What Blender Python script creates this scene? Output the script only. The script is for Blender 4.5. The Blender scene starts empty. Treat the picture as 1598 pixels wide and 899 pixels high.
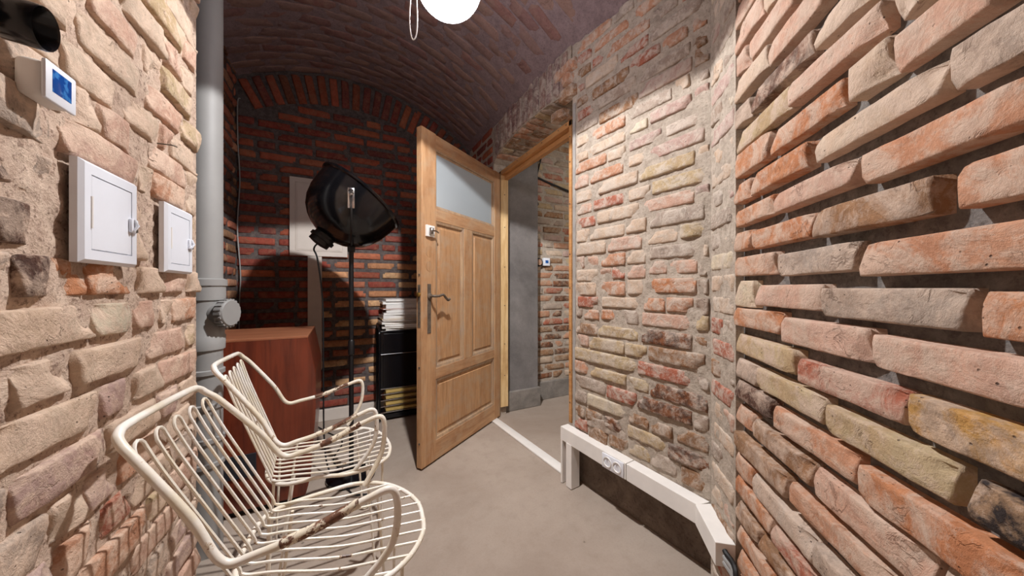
import bpy, bmesh, math, random
import numpy as np
from mathutils import Vector, Matrix, noise
C = bpy.context.scene
COL = C.collection
R = random.Random(7)
# ---------------------------------------------------------------- camera, light, exposure
# axes: x across the room (towards the door wall), y along the room, z up
HC = 1.1
cd = bpy.data.cameras.new('camera'); cam = bpy.data.objects.new('camera', cd); COL.objects.link(cam)
cam.location = (0, 0, HC); cam.rotation_euler = (math.pi/2, 0, -math.radians(27.69))
cd.sensor_width = 36; cd.lens = 36*505/1598; cd.clip_start = .02
C.camera = cam
w = bpy.data.worlds.new('world'); C.world = w; w.use_nodes = True
w.node_tree.nodes['Background'].inputs[0].default_value = (.8, .85, 1, 1)
w.node_tree.nodes['Background'].inputs[1].default_value = .05
vs = C.view_settings
vs.view_transform = 'Standard'; vs.look = 'None'; vs.gamma = 1; vs.use_curve_mapping = False
vs.exposure = 0.0
def lamp(name, kind, loc, energy, color=(1, .93, .84), radius=.03, spot=None, aim=None, blend=.06, linear=False):
    l = bpy.data.lights.new(name, kind); o = bpy.data.objects.new(name, l); COL.objects.link(o)
    l.energy = energy; l.color = color; l.shadow_soft_size = radius; o.location = loc
    if spot: l.spot_size = math.radians(spot); l.spot_blend = blend
    if linear:                                # gentler fall-off, as in the photograph's evened-out exposure
        l.use_nodes = True; nt = l.node_tree; f = nt.nodes.new('ShaderNodeLightFalloff'); f.inputs['Strength'].default_value = 1
        def mth(op, a, c):
            m_ = nt.nodes.new('ShaderNodeMath'); m_.operation = op
            for i_, v_ in enumerate((a, c)):
                if hasattr(v_, 'links'): nt.links.new(v_, m_.inputs[i_])
                else: m_.inputs[i_].default_value = v_
            return m_.outputs[0]
        nt.links.new(mth('MULTIPLY', mth('POWER', f.outputs['Linear'], .7), mth('POWER', f.outputs['Constant'], .3)), nt.nodes['Emission'].inputs['Strength'])
    if aim: o.rotation_euler = (Vector(aim)-Vector(loc)).to_track_quat('-Z', 'Y').to_euler()
    return o
PEND = (.35, 1.17, 2.2275)                    # the globe lamp over the middle of the room
lamp('globe_bulb', 'SPOT', PEND, 95, (1, .985, .985), .022, spot=147, aim=(PEND[0], PEND[1], 0), blend=.05, linear=True)
lamp('rear_fill', 'POINT', (.0, -1.5, 2.3), 14, (1, .95, .92), .12, linear=True)  # fill light added behind the camera, not a known lamp
lamp('hallway_bulb', 'POINT', (2.6, 1.5, 2.2), 22, (1, .93, .85), .1)

# ---------------------------------------------------------------- helpers
def lin(c):
    return tuple((x/12.92 if x <= .04045 else ((x+.055)/1.055)**2.4) for x in c)
def rgb(r, g, b): return lin((r/255, g/255, b/255))
def link(name, me, mat=None, parent=None):
    o = bpy.data.objects.new(name, me); COL.objects.link(o)
    if mat is not None and len(me.materials) == 0: me.materials.append(mat)
    if parent is not None: o.parent = parent
    return o
def from_bm(name, bm, mat, parent=None, smooth=True):
    me = bpy.data.meshes.new(name); bmesh.ops.recalc_face_normals(bm, faces=bm.faces[:]); bm.to_mesh(me); bm.free()
    if smooth:
        me.polygons.foreach_set('use_smooth', [True]*len(me.polygons))
        me.set_sharp_from_angle(angle=math.radians(42))
    return link(name, me, mat, parent)
def thing(name, label, cat, loc=(0, 0, 0), group=None, rotz=0):
    o = bpy.data.objects.new(name, None); COL.objects.link(o); o.location = loc; o.rotation_euler = (0, 0, rotz)
    o.empty_display_size = .05
    return tag(o, label, cat, group)
def tag(o, label, cat, group=None):
    o['label'] = label; o['category'] = cat
    if group: o['group'] = group
    return o
def struct(o, label=None, cat=None):
    o['kind'] = 'structure'
    if label: o['label'] = label
    if cat: o['category'] = cat
    return o
def box(bm, x0, x1, y0, y1, z0, z1, bev=0, M=None, seg=2):
    vs = [bm.verts.new(p) for p in ((x0,y0,z0),(x1,y0,z0),(x1,y1,z0),(x0,y1,z0),(x0,y0,z1),(x1,y0,z1),(x1,y1,z1),(x0,y1,z1))]
    fs = [bm.faces.new([vs[i] for i in f]) for f in ((3,2,1,0),(4,5,6,7),(0,1,5,4),(1,2,6,5),(2,3,7,6),(3,0,4,7))]
    if bev:
        es = list({e for f in fs for e in f.edges})
        r = bmesh.ops.bevel(bm, geom=es, offset=bev, segments=seg, affect='EDGES', profile=.5)
        vs = list({v for v in vs if v.is_valid} | {v for v in r['verts'] if v.is_valid})
    if M is not None:
        for v in vs: v.co = M @ v.co
    return vs
def prism(bm, quad, z0, z1, bev=0):
    """vertical prism on a plan polygon"""
    n = len(quad)
    a = [bm.verts.new((p[0], p[1], z0 if not hasattr(z0, '__len__') else z0[i])) for i, p in enumerate(quad)]
    b = [bm.verts.new((p[0], p[1], z1 if not hasattr(z1, '__len__') else z1[i])) for i, p in enumerate(quad)]
    fs = [bm.faces.new(a[::-1]), bm.faces.new(b)]
    for i in range(n): fs.append(bm.faces.new((a[i], a[(i+1) % n], b[(i+1) % n], b[i])))
    if bev: bmesh.ops.bevel(bm, geom=list({e for f in fs for e in f.edges}), offset=bev, segments=2, affect='EDGES', profile=.5)
def fillet(pts, r, n=5, closed=False):
    P = [Vector(p) for p in pts]; out = []; m = len(P)
    for i in range(m):
        if not closed and i in (0, m-1): out.append(P[i]); continue
        p, a, b = P[i], P[i-1], P[(i+1) % m]
        rr = min(r, (a-p).length*.49, (b-p).length*.49)
        s = p+(a-p).normalized()*rr; e = p+(b-p).normalized()*rr
        for j in range(n+1):
            t = j/n; out.append(s*(1-t)**2+p*2*t*(1-t)+e*t*t)
    return out
def spline(pts, n=6, closed=False):
    P = [Vector(p) for p in pts]; m = len(P); out = []
    for i in range(m if closed else m-1):
        g = lambda k: P[k % m] if closed else P[max(0, min(m-1, k))]
        a, b, c, d = g(i-1), g(i), g(i+1), g(i+2)
        for j in range(n):
            t = j/n
            out.append(.5*((2*b)+(c-a)*t+(2*a-5*b+4*c-d)*t*t+(3*b-a-3*c+d)*t**3))
    if not closed: out.append(P[-1])
    return out
def tube(bm, pts, r, seg=8, closed=False, taper=None):
    P = [Vector(p) for p in pts]; m = len(P); rings = []
    up = None
    for i in range(m):
        if closed: t = (P[(i+1) % m]-P[i-1])
        else: t = P[min(i+1, m-1)]-P[max(i-1, 0)]
        t.normalize()
        if up is None:
            up = Vector((0, 0, 1)) if abs(t.z) < .9 else Vector((1, 0, 0))
        u = (up-t*up.dot(t)).normalized(); v = t.cross(u); up = u
        rad = r if taper is None else r*taper(i/(m-1))
        rings.append([bm.verts.new(P[i]+(u*math.cos(2*math.pi*k/seg)+v*math.sin(2*math.pi*k/seg))*rad) for k in range(seg)])
    for i in range(m if closed else m-1):
        a, b = rings[i], rings[(i+1) % m]
        for k in range(seg): bm.faces.new((a[k], a[(k+1) % seg], b[(k+1) % seg], b[k]))
    if not closed:
        bm.faces.new(rings[0][::-1]); bm.faces.new(rings[-1])
def lathe(bm, prof, seg=32, M=None, cap0=True, cap1=True):
    """prof: (radius, height) pairs, around local z"""
    rings = []
    for r, h in prof:
        ring = []
        for k in range(seg):
            p = Vector((r*math.cos(2*math.pi*k/seg), r*math.sin(2*math.pi*k/seg), h))
            ring.append(bm.verts.new(M @ p if M is not None else p))
        rings.append(ring)
    for a, b in zip(rings, rings[1:]):
        for k in range(seg): bm.faces.new((a[k], a[(k+1) % seg], b[(k+1) % seg], b[k]))
    if cap0: bm.faces.new(rings[0][::-1])
    if cap1: bm.faces.new(rings[-1])
def axes(o, x, y, z):
    return Matrix(((x[0], y[0], z[0], o[0]), (x[1], y[1], z[1], o[1]), (x[2], y[2], z[2], o[2]), (0, 0, 0, 1)))
def frame_to(o, zdir, xhint=(1, 0, 0)):
    z = Vector(zdir).normalized(); x = Vector(xhint); x = (x-z*x.dot(z)).normalized(); y = z.cross(x)
    return axes(Vector(o), x, y, z)

# ---------------------------------------------------------------- materials
class NT:
    def __init__(self, name):
        self.m = bpy.data.materials.new(name); self.m.use_nodes = True
        self.t = self.m.node_tree; self.b = self.t.nodes['Principled BSDF']; self.out = self.t.nodes['Material Output']
    def n(self, kind, **kw):
        nd = self.t.nodes.new(kind)
        for k, v in kw.items():
            if k.startswith('i_'): nd.inputs[int(k[2:])].default_value = v
            else: setattr(nd, k, v)
        return nd
    def l(self, a, b): self.t.links.new(a, b)
    def mix(self, fac, a, b, mode='MIX'):
        nd = self.n('ShaderNodeMix', data_type='RGBA', blend_type=mode)
        for s, v in ((0, fac), (6, a), (7, b)):
            if hasattr(v, 'links'): self.l(v, nd.inputs[s])
            else: nd.inputs[s].default_value = v if s == 0 else (v[0], v[1], v[2], 1)
        return nd.outputs[2]
    def ramp(self, src, p0, p1, v0=0., v1=1.):
        nd = self.n('ShaderNodeMapRange', i_1=p0, i_2=p1, i_3=v0, i_4=v1); nd.clamp = True
        self.l(src, nd.inputs[0]); return nd.outputs[0]
    def noise(self, vec, scale, detail=4, rough=.6, dist=0.):
        nd = self.n('ShaderNodeTexNoise'); nd.inputs['Scale'].default_value = scale; nd.inputs['Detail'].default_value = detail
        nd.inputs['Roughness'].default_value = rough; nd.inputs['Distortion'].default_value = dist
        if vec is not None: self.l(vec, nd.inputs['Vector'])
        return nd.outputs[0]
    def math(self, op, a, b):
        nd = self.n('ShaderNodeMath', operation=op)
        for i, v in enumerate((a, b)):
            if hasattr(v, 'links'): self.l(v, nd.inputs[i])
            else: nd.inputs[i].default_value = v
        return nd.outputs[0]
    def bump(self, h, strength, dist, normal=None):
        nd = self.n('ShaderNodeBump'); nd.inputs['Strength'].default_value = strength; nd.inputs['Distance'].default_value = dist
        self.l(h, nd.inputs['Height'])
        if normal is not None: self.l(normal, nd.inputs['Normal'])
        return nd.outputs[0]
    def pos(self): return self.n('ShaderNodeNewGeometry').outputs['Position']
    def obj(self): return self.n('ShaderNodeTexCoord').outputs['Object']
    def done(self, col=None, rough=None, normal=None, metal=None):
        for k, v in (('Base Color', col), ('Roughness', rough), ('Normal', normal), ('Metallic', metal)):
            if v is None: continue
            if hasattr(v, 'links'): self.l(v, self.b.inputs[k])
            elif k == 'Base Color': self.b.inputs[k].default_value = (v[0], v[1], v[2], 1)
            else: self.b.inputs[k].default_value = v
        return self.m
def plain(name, col, rough=.5, metal=0., var=.08, scale=20, bump=0., spec=None):
    t = NT(name); p = t.obj(); nz = t.noise(p, scale, 5)
    dark = tuple(c*(1-var*2) for c in col); lite = tuple(min(1, c*(1+var)) for c in col)
    c = t.mix(t.ramp(nz, .35, .65), dark, lite)
    nrm = t.bump(t.noise(p, scale*4, 6), bump, .002) if bump else None
    if spec is not None: t.b.inputs['Specular IOR Level'].default_value = spec
    return t.done(c, rough, nrm, metal)
def brick_mat(name, smear, smear_amt, dark_amt=.25, bump=.5, sat=1., smear_scale=14., var=.5):
    t = NT(name)
    oi = t.n('ShaderNodeObjectInfo')
    off = t.math('MULTIPLY', oi.outputs['Random'], 37.)
    vm = t.n('ShaderNodeVectorMath', operation='ADD'); t.l(t.pos(), vm.inputs[0]); t.l(off, vm.inputs[1]); p = vm.outputs[0]
    base = oi.outputs['Color']
    n1 = t.noise(p, 9, 5, .65); n2 = t.noise(p, smear_scale, 9, .72, .6); n3 = t.noise(p, 105, 5, .75); n4 = t.noise(p, 28, 6, .7, .4)
    hot = t.mix(.55, base, (.86, .62, .46), 'MULTIPLY')
    c = t.mix(t.ramp(n1, .44, .56, 0, var), base, hot)
    c = t.mix(t.ramp(n4, .42, .75, 0, dark_amt*1.2), c, t.mix(1., c, (.30, .27, .27), 'MULTIPLY'))
    c = t.mix(t.ramp(n2, .53-.08*smear_amt, .60-.03*smear_amt, 0, min(1, .3+.5*smear_amt)), c, smear)
    c = t.mix(t.ramp(t.noise(p, 38, 5, .75, .5), .5, .58, 0, .22+.2*smear_amt), c, smear)
    # soot: bricks whose colour has alpha < 1 carry dark blotches
    soot = t.math('SUBTRACT', 1., oi.outputs['Alpha'])
    sm = t.ramp(t.noise(p, 24, 6, .65, .3), .44, .56)
    c = t.mix(t.math('MULTIPLY', soot, sm), c, (.018, .015, .018))
    # pits
    vo = t.n('ShaderNodeTexVoronoi'); vo.inputs['Scale'].default_value = 75; t.l(p, vo.inputs['Vector'])
    pit = t.math('MULTIPLY', t.ramp(t.math('ADD', vo.outputs['Distance'], t.math('MULTIPLY', n3, .25)), .19, .27, 1, 0), t.ramp(t.noise(p, 21, 3), .55, .62))
    c = t.mix(t.math('MULTIPLY', pit, .75), c, (.06, .04, .035))
    c = t.mix(t.ramp(n3, .35, .7, 0, .28), c, t.mix(1., c, (.55, .5, .48), 'MULTIPLY'))
    crack = t.math('ABSOLUTE', t.math('SUBTRACT', t.noise(p, 17, 5, .6, 1.), .5), 0)
    crack = t.math('MULTIPLY', t.ramp(crack, .0, .03, 1, 0), t.ramp(t.noise(p, 13, 3), .57, .66))
    c = t.mix(t.math('MULTIPLY', crack, .5), c, t.mix(1., c, (.4, .34, .3), 'MULTIPLY'))
    h = t.math('ADD', t.math('MULTIPLY', n2, 1.5), t.math('ADD', t.math('MULTIPLY', n3, .38), t.math('MULTIPLY', n4, 1.)))
    h = t.math('SUBTRACT', h, t.math('MULTIPLY', crack, .35))
    h = t.math('SUBTRACT', h, t.math('MULTIPLY', pit, 1.2))
    t.b.inputs['Specular IOR Level'].default_value = .25
    return t.done(c, .88, t.bump(h, bump, .006))
def mortar_mat(name, a, b, dark=(.1, .08, .07), dark_amt=.4, bump=.7, scale=18.):
    t = NT(name); p = t.pos()
    n1 = t.noise(p, scale, 8, .7, .3); n2 = t.noise(p, 90, 5, .7); n3 = t.noise(p, 5, 4)
    c = t.mix(t.ramp(n1, .35, .65), a, b)
    c = t.mix(t.ramp(n2, .54, .64, 0, dark_amt), c, dark)
    c = t.mix(t.ramp(n3, .5, .7, 0, .35), c, t.mix(1., c, (.6, .57, .55), 'MULTIPLY'))
    h = t.math('ADD', n1, t.math('MULTIPLY', n2, .5))
    t.b.inputs['Specular IOR Level'].default_value = .2
    return t.done(c, .95, t.bump(h, bump, .008))
def wood_mat(name, a, b, axis='Z', scale=1., rough=.55, knots=True, gloss=None, grey=None):
    t = NT(name); p = t.obj()
    mp = t.n('ShaderNodeMapping'); s = {'Z': (9, 9, .7), 'X': (.7, 9, 9), 'Y': (9, .7, 9)}[axis]
    mp.inputs['Scale'].default_value = tuple(x*scale for x in s); t.l(p, mp.inputs['Vector'])
    n1 = t.noise(mp.outputs[0], 4, 6, .6, 1.2); n2 = t.noise(mp.outputs[0], 22, 4, .6, .3); n3 = t.noise(p, 5, 4, .6)
    c = t.mix(t.ramp(n1, .35, .65), a, b)
    c = t.mix(t.ramp(n2, .5, .7, 0, .4), c, t.mix(1., c, (.6, .48, .4), 'MULTIPLY'))
    c = t.mix(t.ramp(n3, .55, .75, 0, .5), c, t.mix(1., c, (.62, .5, .42), 'MULTIPLY'))
    if grey is not None:
        c = t.mix(t.ramp(t.noise(p, 9, 6, .7), .48, .62, 0, .5), c, grey)
    if gloss: t.b.inputs['Coat Weight'].default_value = gloss; t.b.inputs['Coat Roughness'].default_value = .12
    return t.done(c, rough, t.bump(n2, .15, .002))
BEIGE = rgb(205, 185, 165)
M = {}
M['brick_left'] = brick_mat('brick_limewashed', rgb(228, 202, 180), .9, .25, .9, smear_scale=11, var=.3)
M['brick_near'] = brick_mat('brick_orange', rgb(206, 184, 166), .85, .32, .8, smear_scale=10)
M['brick_right'] = brick_mat('brick_washed', rgb(212, 200, 186), .72, .3, .9, smear_scale=16, var=.3)
M['brick_back'] = brick_mat('brick_red', rgb(150, 110, 85), .1, .55, .6, smear_scale=15)
M['brick_vault'] = brick_mat('brick_vault', rgb(150, 125, 115), .5, .35, .8, smear_scale=9, var=.3)
M['brick_hall'] = brick_mat('brick_hall', rgb(190, 172, 150), .6, .3, .8, smear_scale=14, var=.3)
M['mortar_left'] = mortar_mat('mortar_lime', rgb(190, 164, 146), rgb(220, 198, 178), rgb(106, 78, 64), .7, 1., 26)
M['mortar_near'] = mortar_mat('mortar_grey', rgb(98, 94, 92), rgb(138, 133, 128), rgb(50, 46, 46), .4, .8, 30)
M['mortar_right'] = mortar_mat('mortar_beige', rgb(166, 153, 139), rgb(198, 185, 170), rgb(100, 88, 76), .4, .9, 26)
M['mortar_back'] = mortar_mat('mortar_dark', rgb(78, 70, 70), rgb(112, 103, 98), rgb(40, 34, 36), .4, .5, 30)
M['mortar_vault'] = mortar_mat('mortar_vault', rgb(128, 111, 113), rgb(152, 134, 135), rgb(80, 66, 70), .4, .8, 20)
M['plaster_dark'] = mortar_mat('plaster_dark', rgb(96, 84, 76), rgb(136, 122, 110), rgb(46, 36, 34), .4, .4, 6)
M['plaster_grey'] = mortar_mat('plaster_grey', rgb(112, 108, 106), rgb(138, 133, 130), rgb(90, 88, 87), .2, .08, 3)
M['plaster_edge'] = mortar_mat('plaster_edge', rgb(150, 146, 142), rgb(172, 168, 162), rgb(120, 116, 112), .2, .2, 12)
M['plaster_skirt'] = mortar_mat('plaster_skirt', rgb(124, 118, 112), rgb(150, 143, 135), rgb(90, 88, 86), .3, .15, 8)
M['wood'] = wood_mat('pine_door', rgb(200, 158, 116), rgb(174, 128, 88), 'Z', 1., .6, grey=rgb(184, 158, 128))
M['wood_x'] = wood_mat('pine_door_rail', rgb(198, 156, 114), rgb(170, 124, 86), 'X', 1., .6, grey=rgb(184, 158, 128))
M['wood_panel'] = wood_mat('pine_panel', rgb(198, 154, 110), rgb(172, 128, 88), 'Z', .8, .6, grey=rgb(180, 156, 130))
M['wood_mould'] = wood_mat('pine_moulding', rgb(188, 158, 124), rgb(160, 130, 102), 'Z', .8, .6, grey=rgb(158, 144, 130))
M['wood_frame'] = wood_mat('pine_frame', rgb(226, 196, 146), rgb(206, 168, 114), 'Z', 1., .5)
M['wood_lintel'] = wood_mat('pine_lintel', rgb(206, 156, 102), rgb(184, 132, 82), 'Y', 1., .5)
M['cherry'] = wood_mat('cherry_veneer', rgb(128, 58, 36), rgb(92, 40, 26), 'Z', .5, .34, gloss=.3)
M['cherry_top'] = wood_mat('cherry_top', rgb(176, 116, 82), rgb(150, 92, 64), 'X', .5, .4, gloss=.2)
M['yellow_wood'] = plain('yellow_wood', rgb(196, 166, 98), .4, 0, .1, 9)
M['white'] = plain('white_paint', rgb(232, 236, 244), .4, 0, .02, 6)
M['offwhite'] = plain('white_plastic', rgb(238, 235, 230), .45, 0, .03, 8)
M['cream'] = plain('cream_board', rgb(206, 196, 186), .6, 0, .03, 6)
M['pipe'] = plain('grey_pipe', rgb(154, 153, 151), .55, 0, .04, 4)
M['black_gloss'] = plain('black_enamel', rgb(16, 16, 19), .16, 0, .1, 12)
M['black'] = plain('black_metal', rgb(20, 20, 22), .4, 0, .1, 12)
M['rubber'] = plain('black_rubber', rgb(22, 22, 24), .6, 0, .1, 12)
M['chrome'] = plain('chrome', rgb(205, 205, 208), .18, 1, .03, 12)
M['iron'] = plain('dark_iron', rgb(112, 100, 88), .5, .25, .2, 40)
M['joint_dark'] = plain('dark_gap', rgb(40, 38, 38), .8)
M['brass'] = plain('yellow_metal', rgb(170, 140, 80), .4, 1)
M['grille'] = plain('dark_grille', rgb(34, 34, 42), .7)
M['clay'] = plain('terracotta', rgb(176, 138, 112), .8)
def floor_mat():
    t = NT('concrete_floor'); p = t.pos()
    n1 = t.noise(p, 1.6, 6, .6, .4); n2 = t.noise(p, 14, 6, .65); n3 = t.noise(p, 120, 3, .6)
    c = t.mix(t.ramp(n1, .35, .65), rgb(154, 139, 126), rgb(174, 160, 147))
    c = t.mix(t.ramp(n2, .5, .75, 0, .35), c, rgb(140, 124, 110))
    vo = t.n('ShaderNodeTexVoronoi'); vo.inputs['Scale'].default_value = 9; t.l(p, vo.inputs['Vector'])
    sp = t.math('MULTIPLY', t.ramp(vo.outputs['Distance'], .03, .07, 1, 0), t.ramp(n2, .5, .6))
    c = t.mix(t.math('MULTIPLY', sp, .7), c, rgb(70, 58, 50))
    c = t.mix(t.ramp(n3, .45, .75, 0, .15), c, rgb(120, 106, 94))
    t.b.inputs['Specular IOR Level'].default_value = .35
    return t.done(c, .72, t.bump(t.math('ADD', n2, t.math('MULTIPLY', n3, .4)), .12, .004))
M['floor'] = floor_mat()
def chair_mat():
    t = NT('chipped_cream_paint'); p = t.obj()
    n1 = t.noise(p, 9, 5, .6, .2); n2 = t.noise(p, 60, 4, .6); n3 = t.noise(p, 16, 6, .7)
    c = t.mix(t.ramp(n1, .4, .62), rgb(246, 242, 234), rgb(234, 224, 202))
    rust = t.math('MAXIMUM', t.ramp(n3, .655, .68), 0)
    c = t.mix(t.ramp(n3, .62, .66, 0, .6), c, rgb(196, 160, 104))
    c = t.mix(rust, c, t.mix(t.ramp(n2, .4, .6), rgb(112, 72, 48), rgb(70, 48, 38)))
    r = t.mix(rust, (.35, .35, .35), (.8, .8, .8))
    return t.done(c, .4, t.bump(t.math('ADD', t.math('MULTIPLY', rust, -.6), n2), .25, .002))
M['chair'] = chair_mat()
def rust_mat():
    t = NT('rusted_paint'); p = t.obj(); n1 = t.noise(p, 26, 6, .7, .4); n2 = t.noise(p, 70, 4)
    c = t.mix(t.ramp(n1, .5, .54), t.mix(t.ramp(n2, .4, .6), rgb(128, 88, 66), rgb(92, 64, 52)), rgb(236, 226, 204))
    return t.done(c, .65, t.bump(n1, .4, .002))
M['rust'] = rust_mat()
def emit_mat(name, col, strength, transp=0.):
    t = NT(name); e = t.n('ShaderNodeEmission'); e.inputs[0].default_value = (*col, 1); e.inputs[1].default_value = strength
    if transp:
        tr = t.n('ShaderNodeBsdfTransparent'); mx = t.n('ShaderNodeMixShader'); mx.inputs[0].default_value = 1-transp
        t.l(tr.outputs[0], mx.inputs[1]); t.l(e.outputs[0], mx.inputs[2]); t.l(mx.outputs[0], t.out.inputs[0])
    else: t.l(e.outputs[0], t.out.inputs[0])
    return t.m
M['globe'] = emit_mat('lit_globe_glass', (.94, .92, 1), 32, .6)
def screen_mat(name, a, b):
    t = NT(name); p = t.obj(); n = t.noise(p, 60, 2); c = t.mix(t.ramp(n, .5, .6), a, b)
    t.l(c, t.b.inputs['Emission Color']); t.b.inputs['Emission Strength'].default_value = .35
    return t.done(c, .15)
M['screen'] = screen_mat('blue_screen', rgb(20, 62, 128), rgb(54, 110, 170))
def glass_mat():
    t = NT('frosted_glass'); n = t.noise(t.obj(), 60, 3)
    t.b.inputs['Transmission Weight'].default_value = .35
    return t.done(rgb(196, 206, 212), .22, t.bump(n, .12, .001))
M['glass'] = glass_mat()

# measured bricks: start, end, bottom, top in millimetres along the wall, colour key
NEAR = "216,316,1904,1961,p;216,366,1825,1888,p;371,438,1819,1874,b;205,265,1758,1817,p;289,488,1749,1805,p;216,383,1674,1732,b;389,580,1667,1723,p;218,290,1593,1649,g;300,542,1594,1645,k;559,685,1587,1635,b;218,470,1516,1571,y;473,708,1517,1566,p;733,801,1507,1561,b;213,375,1439,1511,o;392,626,1437,1490,o;645,725,1433,1494,b;726,853,1432,1491,p;213,298,1359,1415,o;307,534,1358,1414,o;552,796,1359,1407,b;811,883,1355,1411,g;208,407,1288,1337,o;418,655,1285,1331,p;672,888,1278,1329,q;213,293,1213,1268,o;302,542,1208,1260,o;557,787,1202,1256,n;813,887,1202,1258,q;218,407,1135,1193,q;424,655,1129,1183,g;671,887,1120,1175,q;210,309,1043,1122,c;324,575,1052,1108,p;578,823,1044,1100,g;839,887,1040,1096,o;191,435,985,1040,o;441,685,971,1031,p;696,887,969,1023,p;250,493,902,959,y;499,743,892,944,r;751,887,887,944,Y;213,324,826,883,g;331,580,827,882,y;591,811,818,871,y;825,886,814,863,m;218,403,764,818,d;407,654,751,805,q;667,868,737,796,o;213,307,689,741,q;307,547,683,733,n;549,780,667,728,p;224,460,603,656,n;467,718,602,649,q;221,305,530,590,o;307,552,524,579,w;554,682,525,574,g;196,396,469,517,o;400,561,458,499,r;231,333,391,438,n;341,499,394,435,n;227,396,322,368,o"
RIGHT = "151,236,2260,2301,r;328,481,2182,2226,r;108,315,2173,2235,b;383,538,2109,2154,r;151,379,2088,2142,n;431,665,2025,2075,g;192,416,2022,2081,g;682,737,1963,2035,n;435,671,1959,2011,P;202,427,1941,1995,n;604,662,1904,1948,b;682,737,1897,1952,g;387,588,1886,1932,g;151,358,1873,1925,q;679,737,1824,1874,P;492,668,1822,1867,P;383,477,1816,1855,c;130,358,1800,1849,b;29,119,1798,1841,b;379,541,1740,1783,P;561,721,1738,1781,w;29,246,1733,1784,q;256,358,1730,1777,b;379,470,1667,1711,b;488,718,1664,1715,P;141,346,1654,1703,q;23,125,1652,1711,p;693,743,1588,1642,b;435,682,1585,1635,y;197,427,1583,1637,b;35,172,1571,1626,b;499,729,1509,1562,y;162,363,1508,1555,r;379,488,1507,1556,b;41,146,1505,1553,p;682,753,1444,1492,P;451,679,1437,1489,p;187,431,1433,1489,b;35,172,1430,1480,r;488,718,1365,1424,g;363,470,1358,1415,b;135,354,1354,1405,b;35,130,1354,1417,b;626,718,1302,1352,y;477,613,1293,1344,b;256,447,1282,1342,p;35,241,1281,1341,b;484,693,1227,1278,g;702,732,1223,1280,b;367,466,1214,1269,b;212,358,1211,1267,q;35,92,1210,1272,p;119,192,1207,1264,p;484,568,1162,1215,p;578,691,1161,1211,p;699,724,1147,1199,g;283,354,1146,1202,r;371,466,1146,1202,p;202,274,1144,1197,p;35,187,1139,1198,b;495,688,1081,1139,o;693,732,1079,1132,g;371,470,1072,1137,b;212,358,1066,1130,q;29,177,1063,1127,b;217,435,1006,1053,b;565,676,1003,1059,q;458,558,1001,1054,o;46,187,999,1052,r;685,750,998,1059,g;212,311,943,988,o;688,753,937,992,y;92,197,936,983,q;447,676,934,989,p;337,431,932,995,g;192,427,859,908,y;679,727,857,910,n;447,671,856,916,N;35,187,853,907,n;358,473,786,839,y;35,125,786,845,p;130,354,784,841,y;481,721,784,845,n;682,735,711,766,g;23,424,710,770,y;427,676,710,766,r;141,363,638,685,y;23,130,636,698,q;367,481,634,685,y;488,729,627,686,N;427,671,558,611,N;23,241,558,618,g;251,420,554,613,r;676,737,553,609,g;119,358,479,536,c;23,114,476,534,g;379,481,475,518,n;610,735,474,531,n;492,591,472,520,n;371,565,407,458,y;571,748,397,453,N;23,97,396,451,n;114,363,368,425,g;379,488,329,380,y;495,610,326,385,g;23,119,326,383,r;260,371,321,378,n;626,737,316,383,n;130,251,303,373,n"

# ---------------------------------------------------------------- bricks
def brick_mesh(name, L, Hh, nx, nz, seed, rough=1., depth=.05, bev=.008):
    """one brick: front at local -y, long side local x"""
    rr = random.Random(seed); V = []; F = []
    def fr(i, k): return (-L/2+L*i/nx, -Hh/2+Hh*k/nz)
    edge = {}
    sx = rr.random()*50
    chips = [(rr.choice((-1, 1)), rr.choice((-1, 1)), rr.uniform(.006, .016)*rough) for _ in range(2 if rough < 1.5 else 3)]
    for k in range(nz+1):
        for i in range(nx+1):
            x, z = fr(i, k); onx = i in (0, nx); onz = k in (0, nz)
            d = noise.noise((x*22+sx, z*22, seed*1.7))*.0028*rough + noise.noise((x*60+sx, z*60, seed))*.0012*rough
            jx = noise.noise((z*45, sx, 3.1+i))*.0035*rough; jz = noise.noise((x*30, sx, 9.7+k))*.0035*rough
            px, pz = x, z
            if onx: px += (-bev if i else bev)+jx
            if onz: pz += (-bev if k else bev)+jz
            if onx and onz: px += -.003 if i else .003; pz += -.002 if k else .002
            for cx, cz, cr in chips:
                q = math.hypot(x-cx*L/2, z-cz*Hh/2)
                if q < cr*2.2: d += (cr*2.2-q)*.45
            V.append((px, d, pz))
    idx = lambda i, k: k*(nx+1)+i
    for k in range(nz):
        for i in range(nx): F.append((idx(i, k), idx(i+1, k), idx(i+1, k+1), idx(i, k+1)))
    ring = [(i, 0) for i in range(nx)]+[(nx, k) for k in range(nz)]+[(i, nz) for i in range(nx, 0, -1)]+[(0, k) for k in range(nz, 0, -1)]
    r0 = [idx(i, k) for i, k in ring]
    def addring(y, grow):
        out = []
        for (i, k), a in zip(ring, r0):
            x, z = fr(i, k); fx, _, fz = V[a]
            out.append(len(V)); V.append((x+(fx-x)*grow, y+V[a][1]*.7, z+(fz-z)*grow))
        return out
    r1 = addring(bev*.35, .42); r2 = addring(bev*1.2, .1); r3 = addring(depth, 0)
    n = len(ring)
    for a, b in ((r0, r1), (r1, r2), (r2, r3)):
        for j in range(n): F.append((a[(j+1) % n], a[j], b[j], b[(j+1) % n]))
    F.append(tuple(r3))
    me = bpy.data.meshes.new(name); me.from_pydata(V, [], F); me.update()
    me.polygons.foreach_set('use_smooth', [True]*len(me.polygons))
    return me
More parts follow.
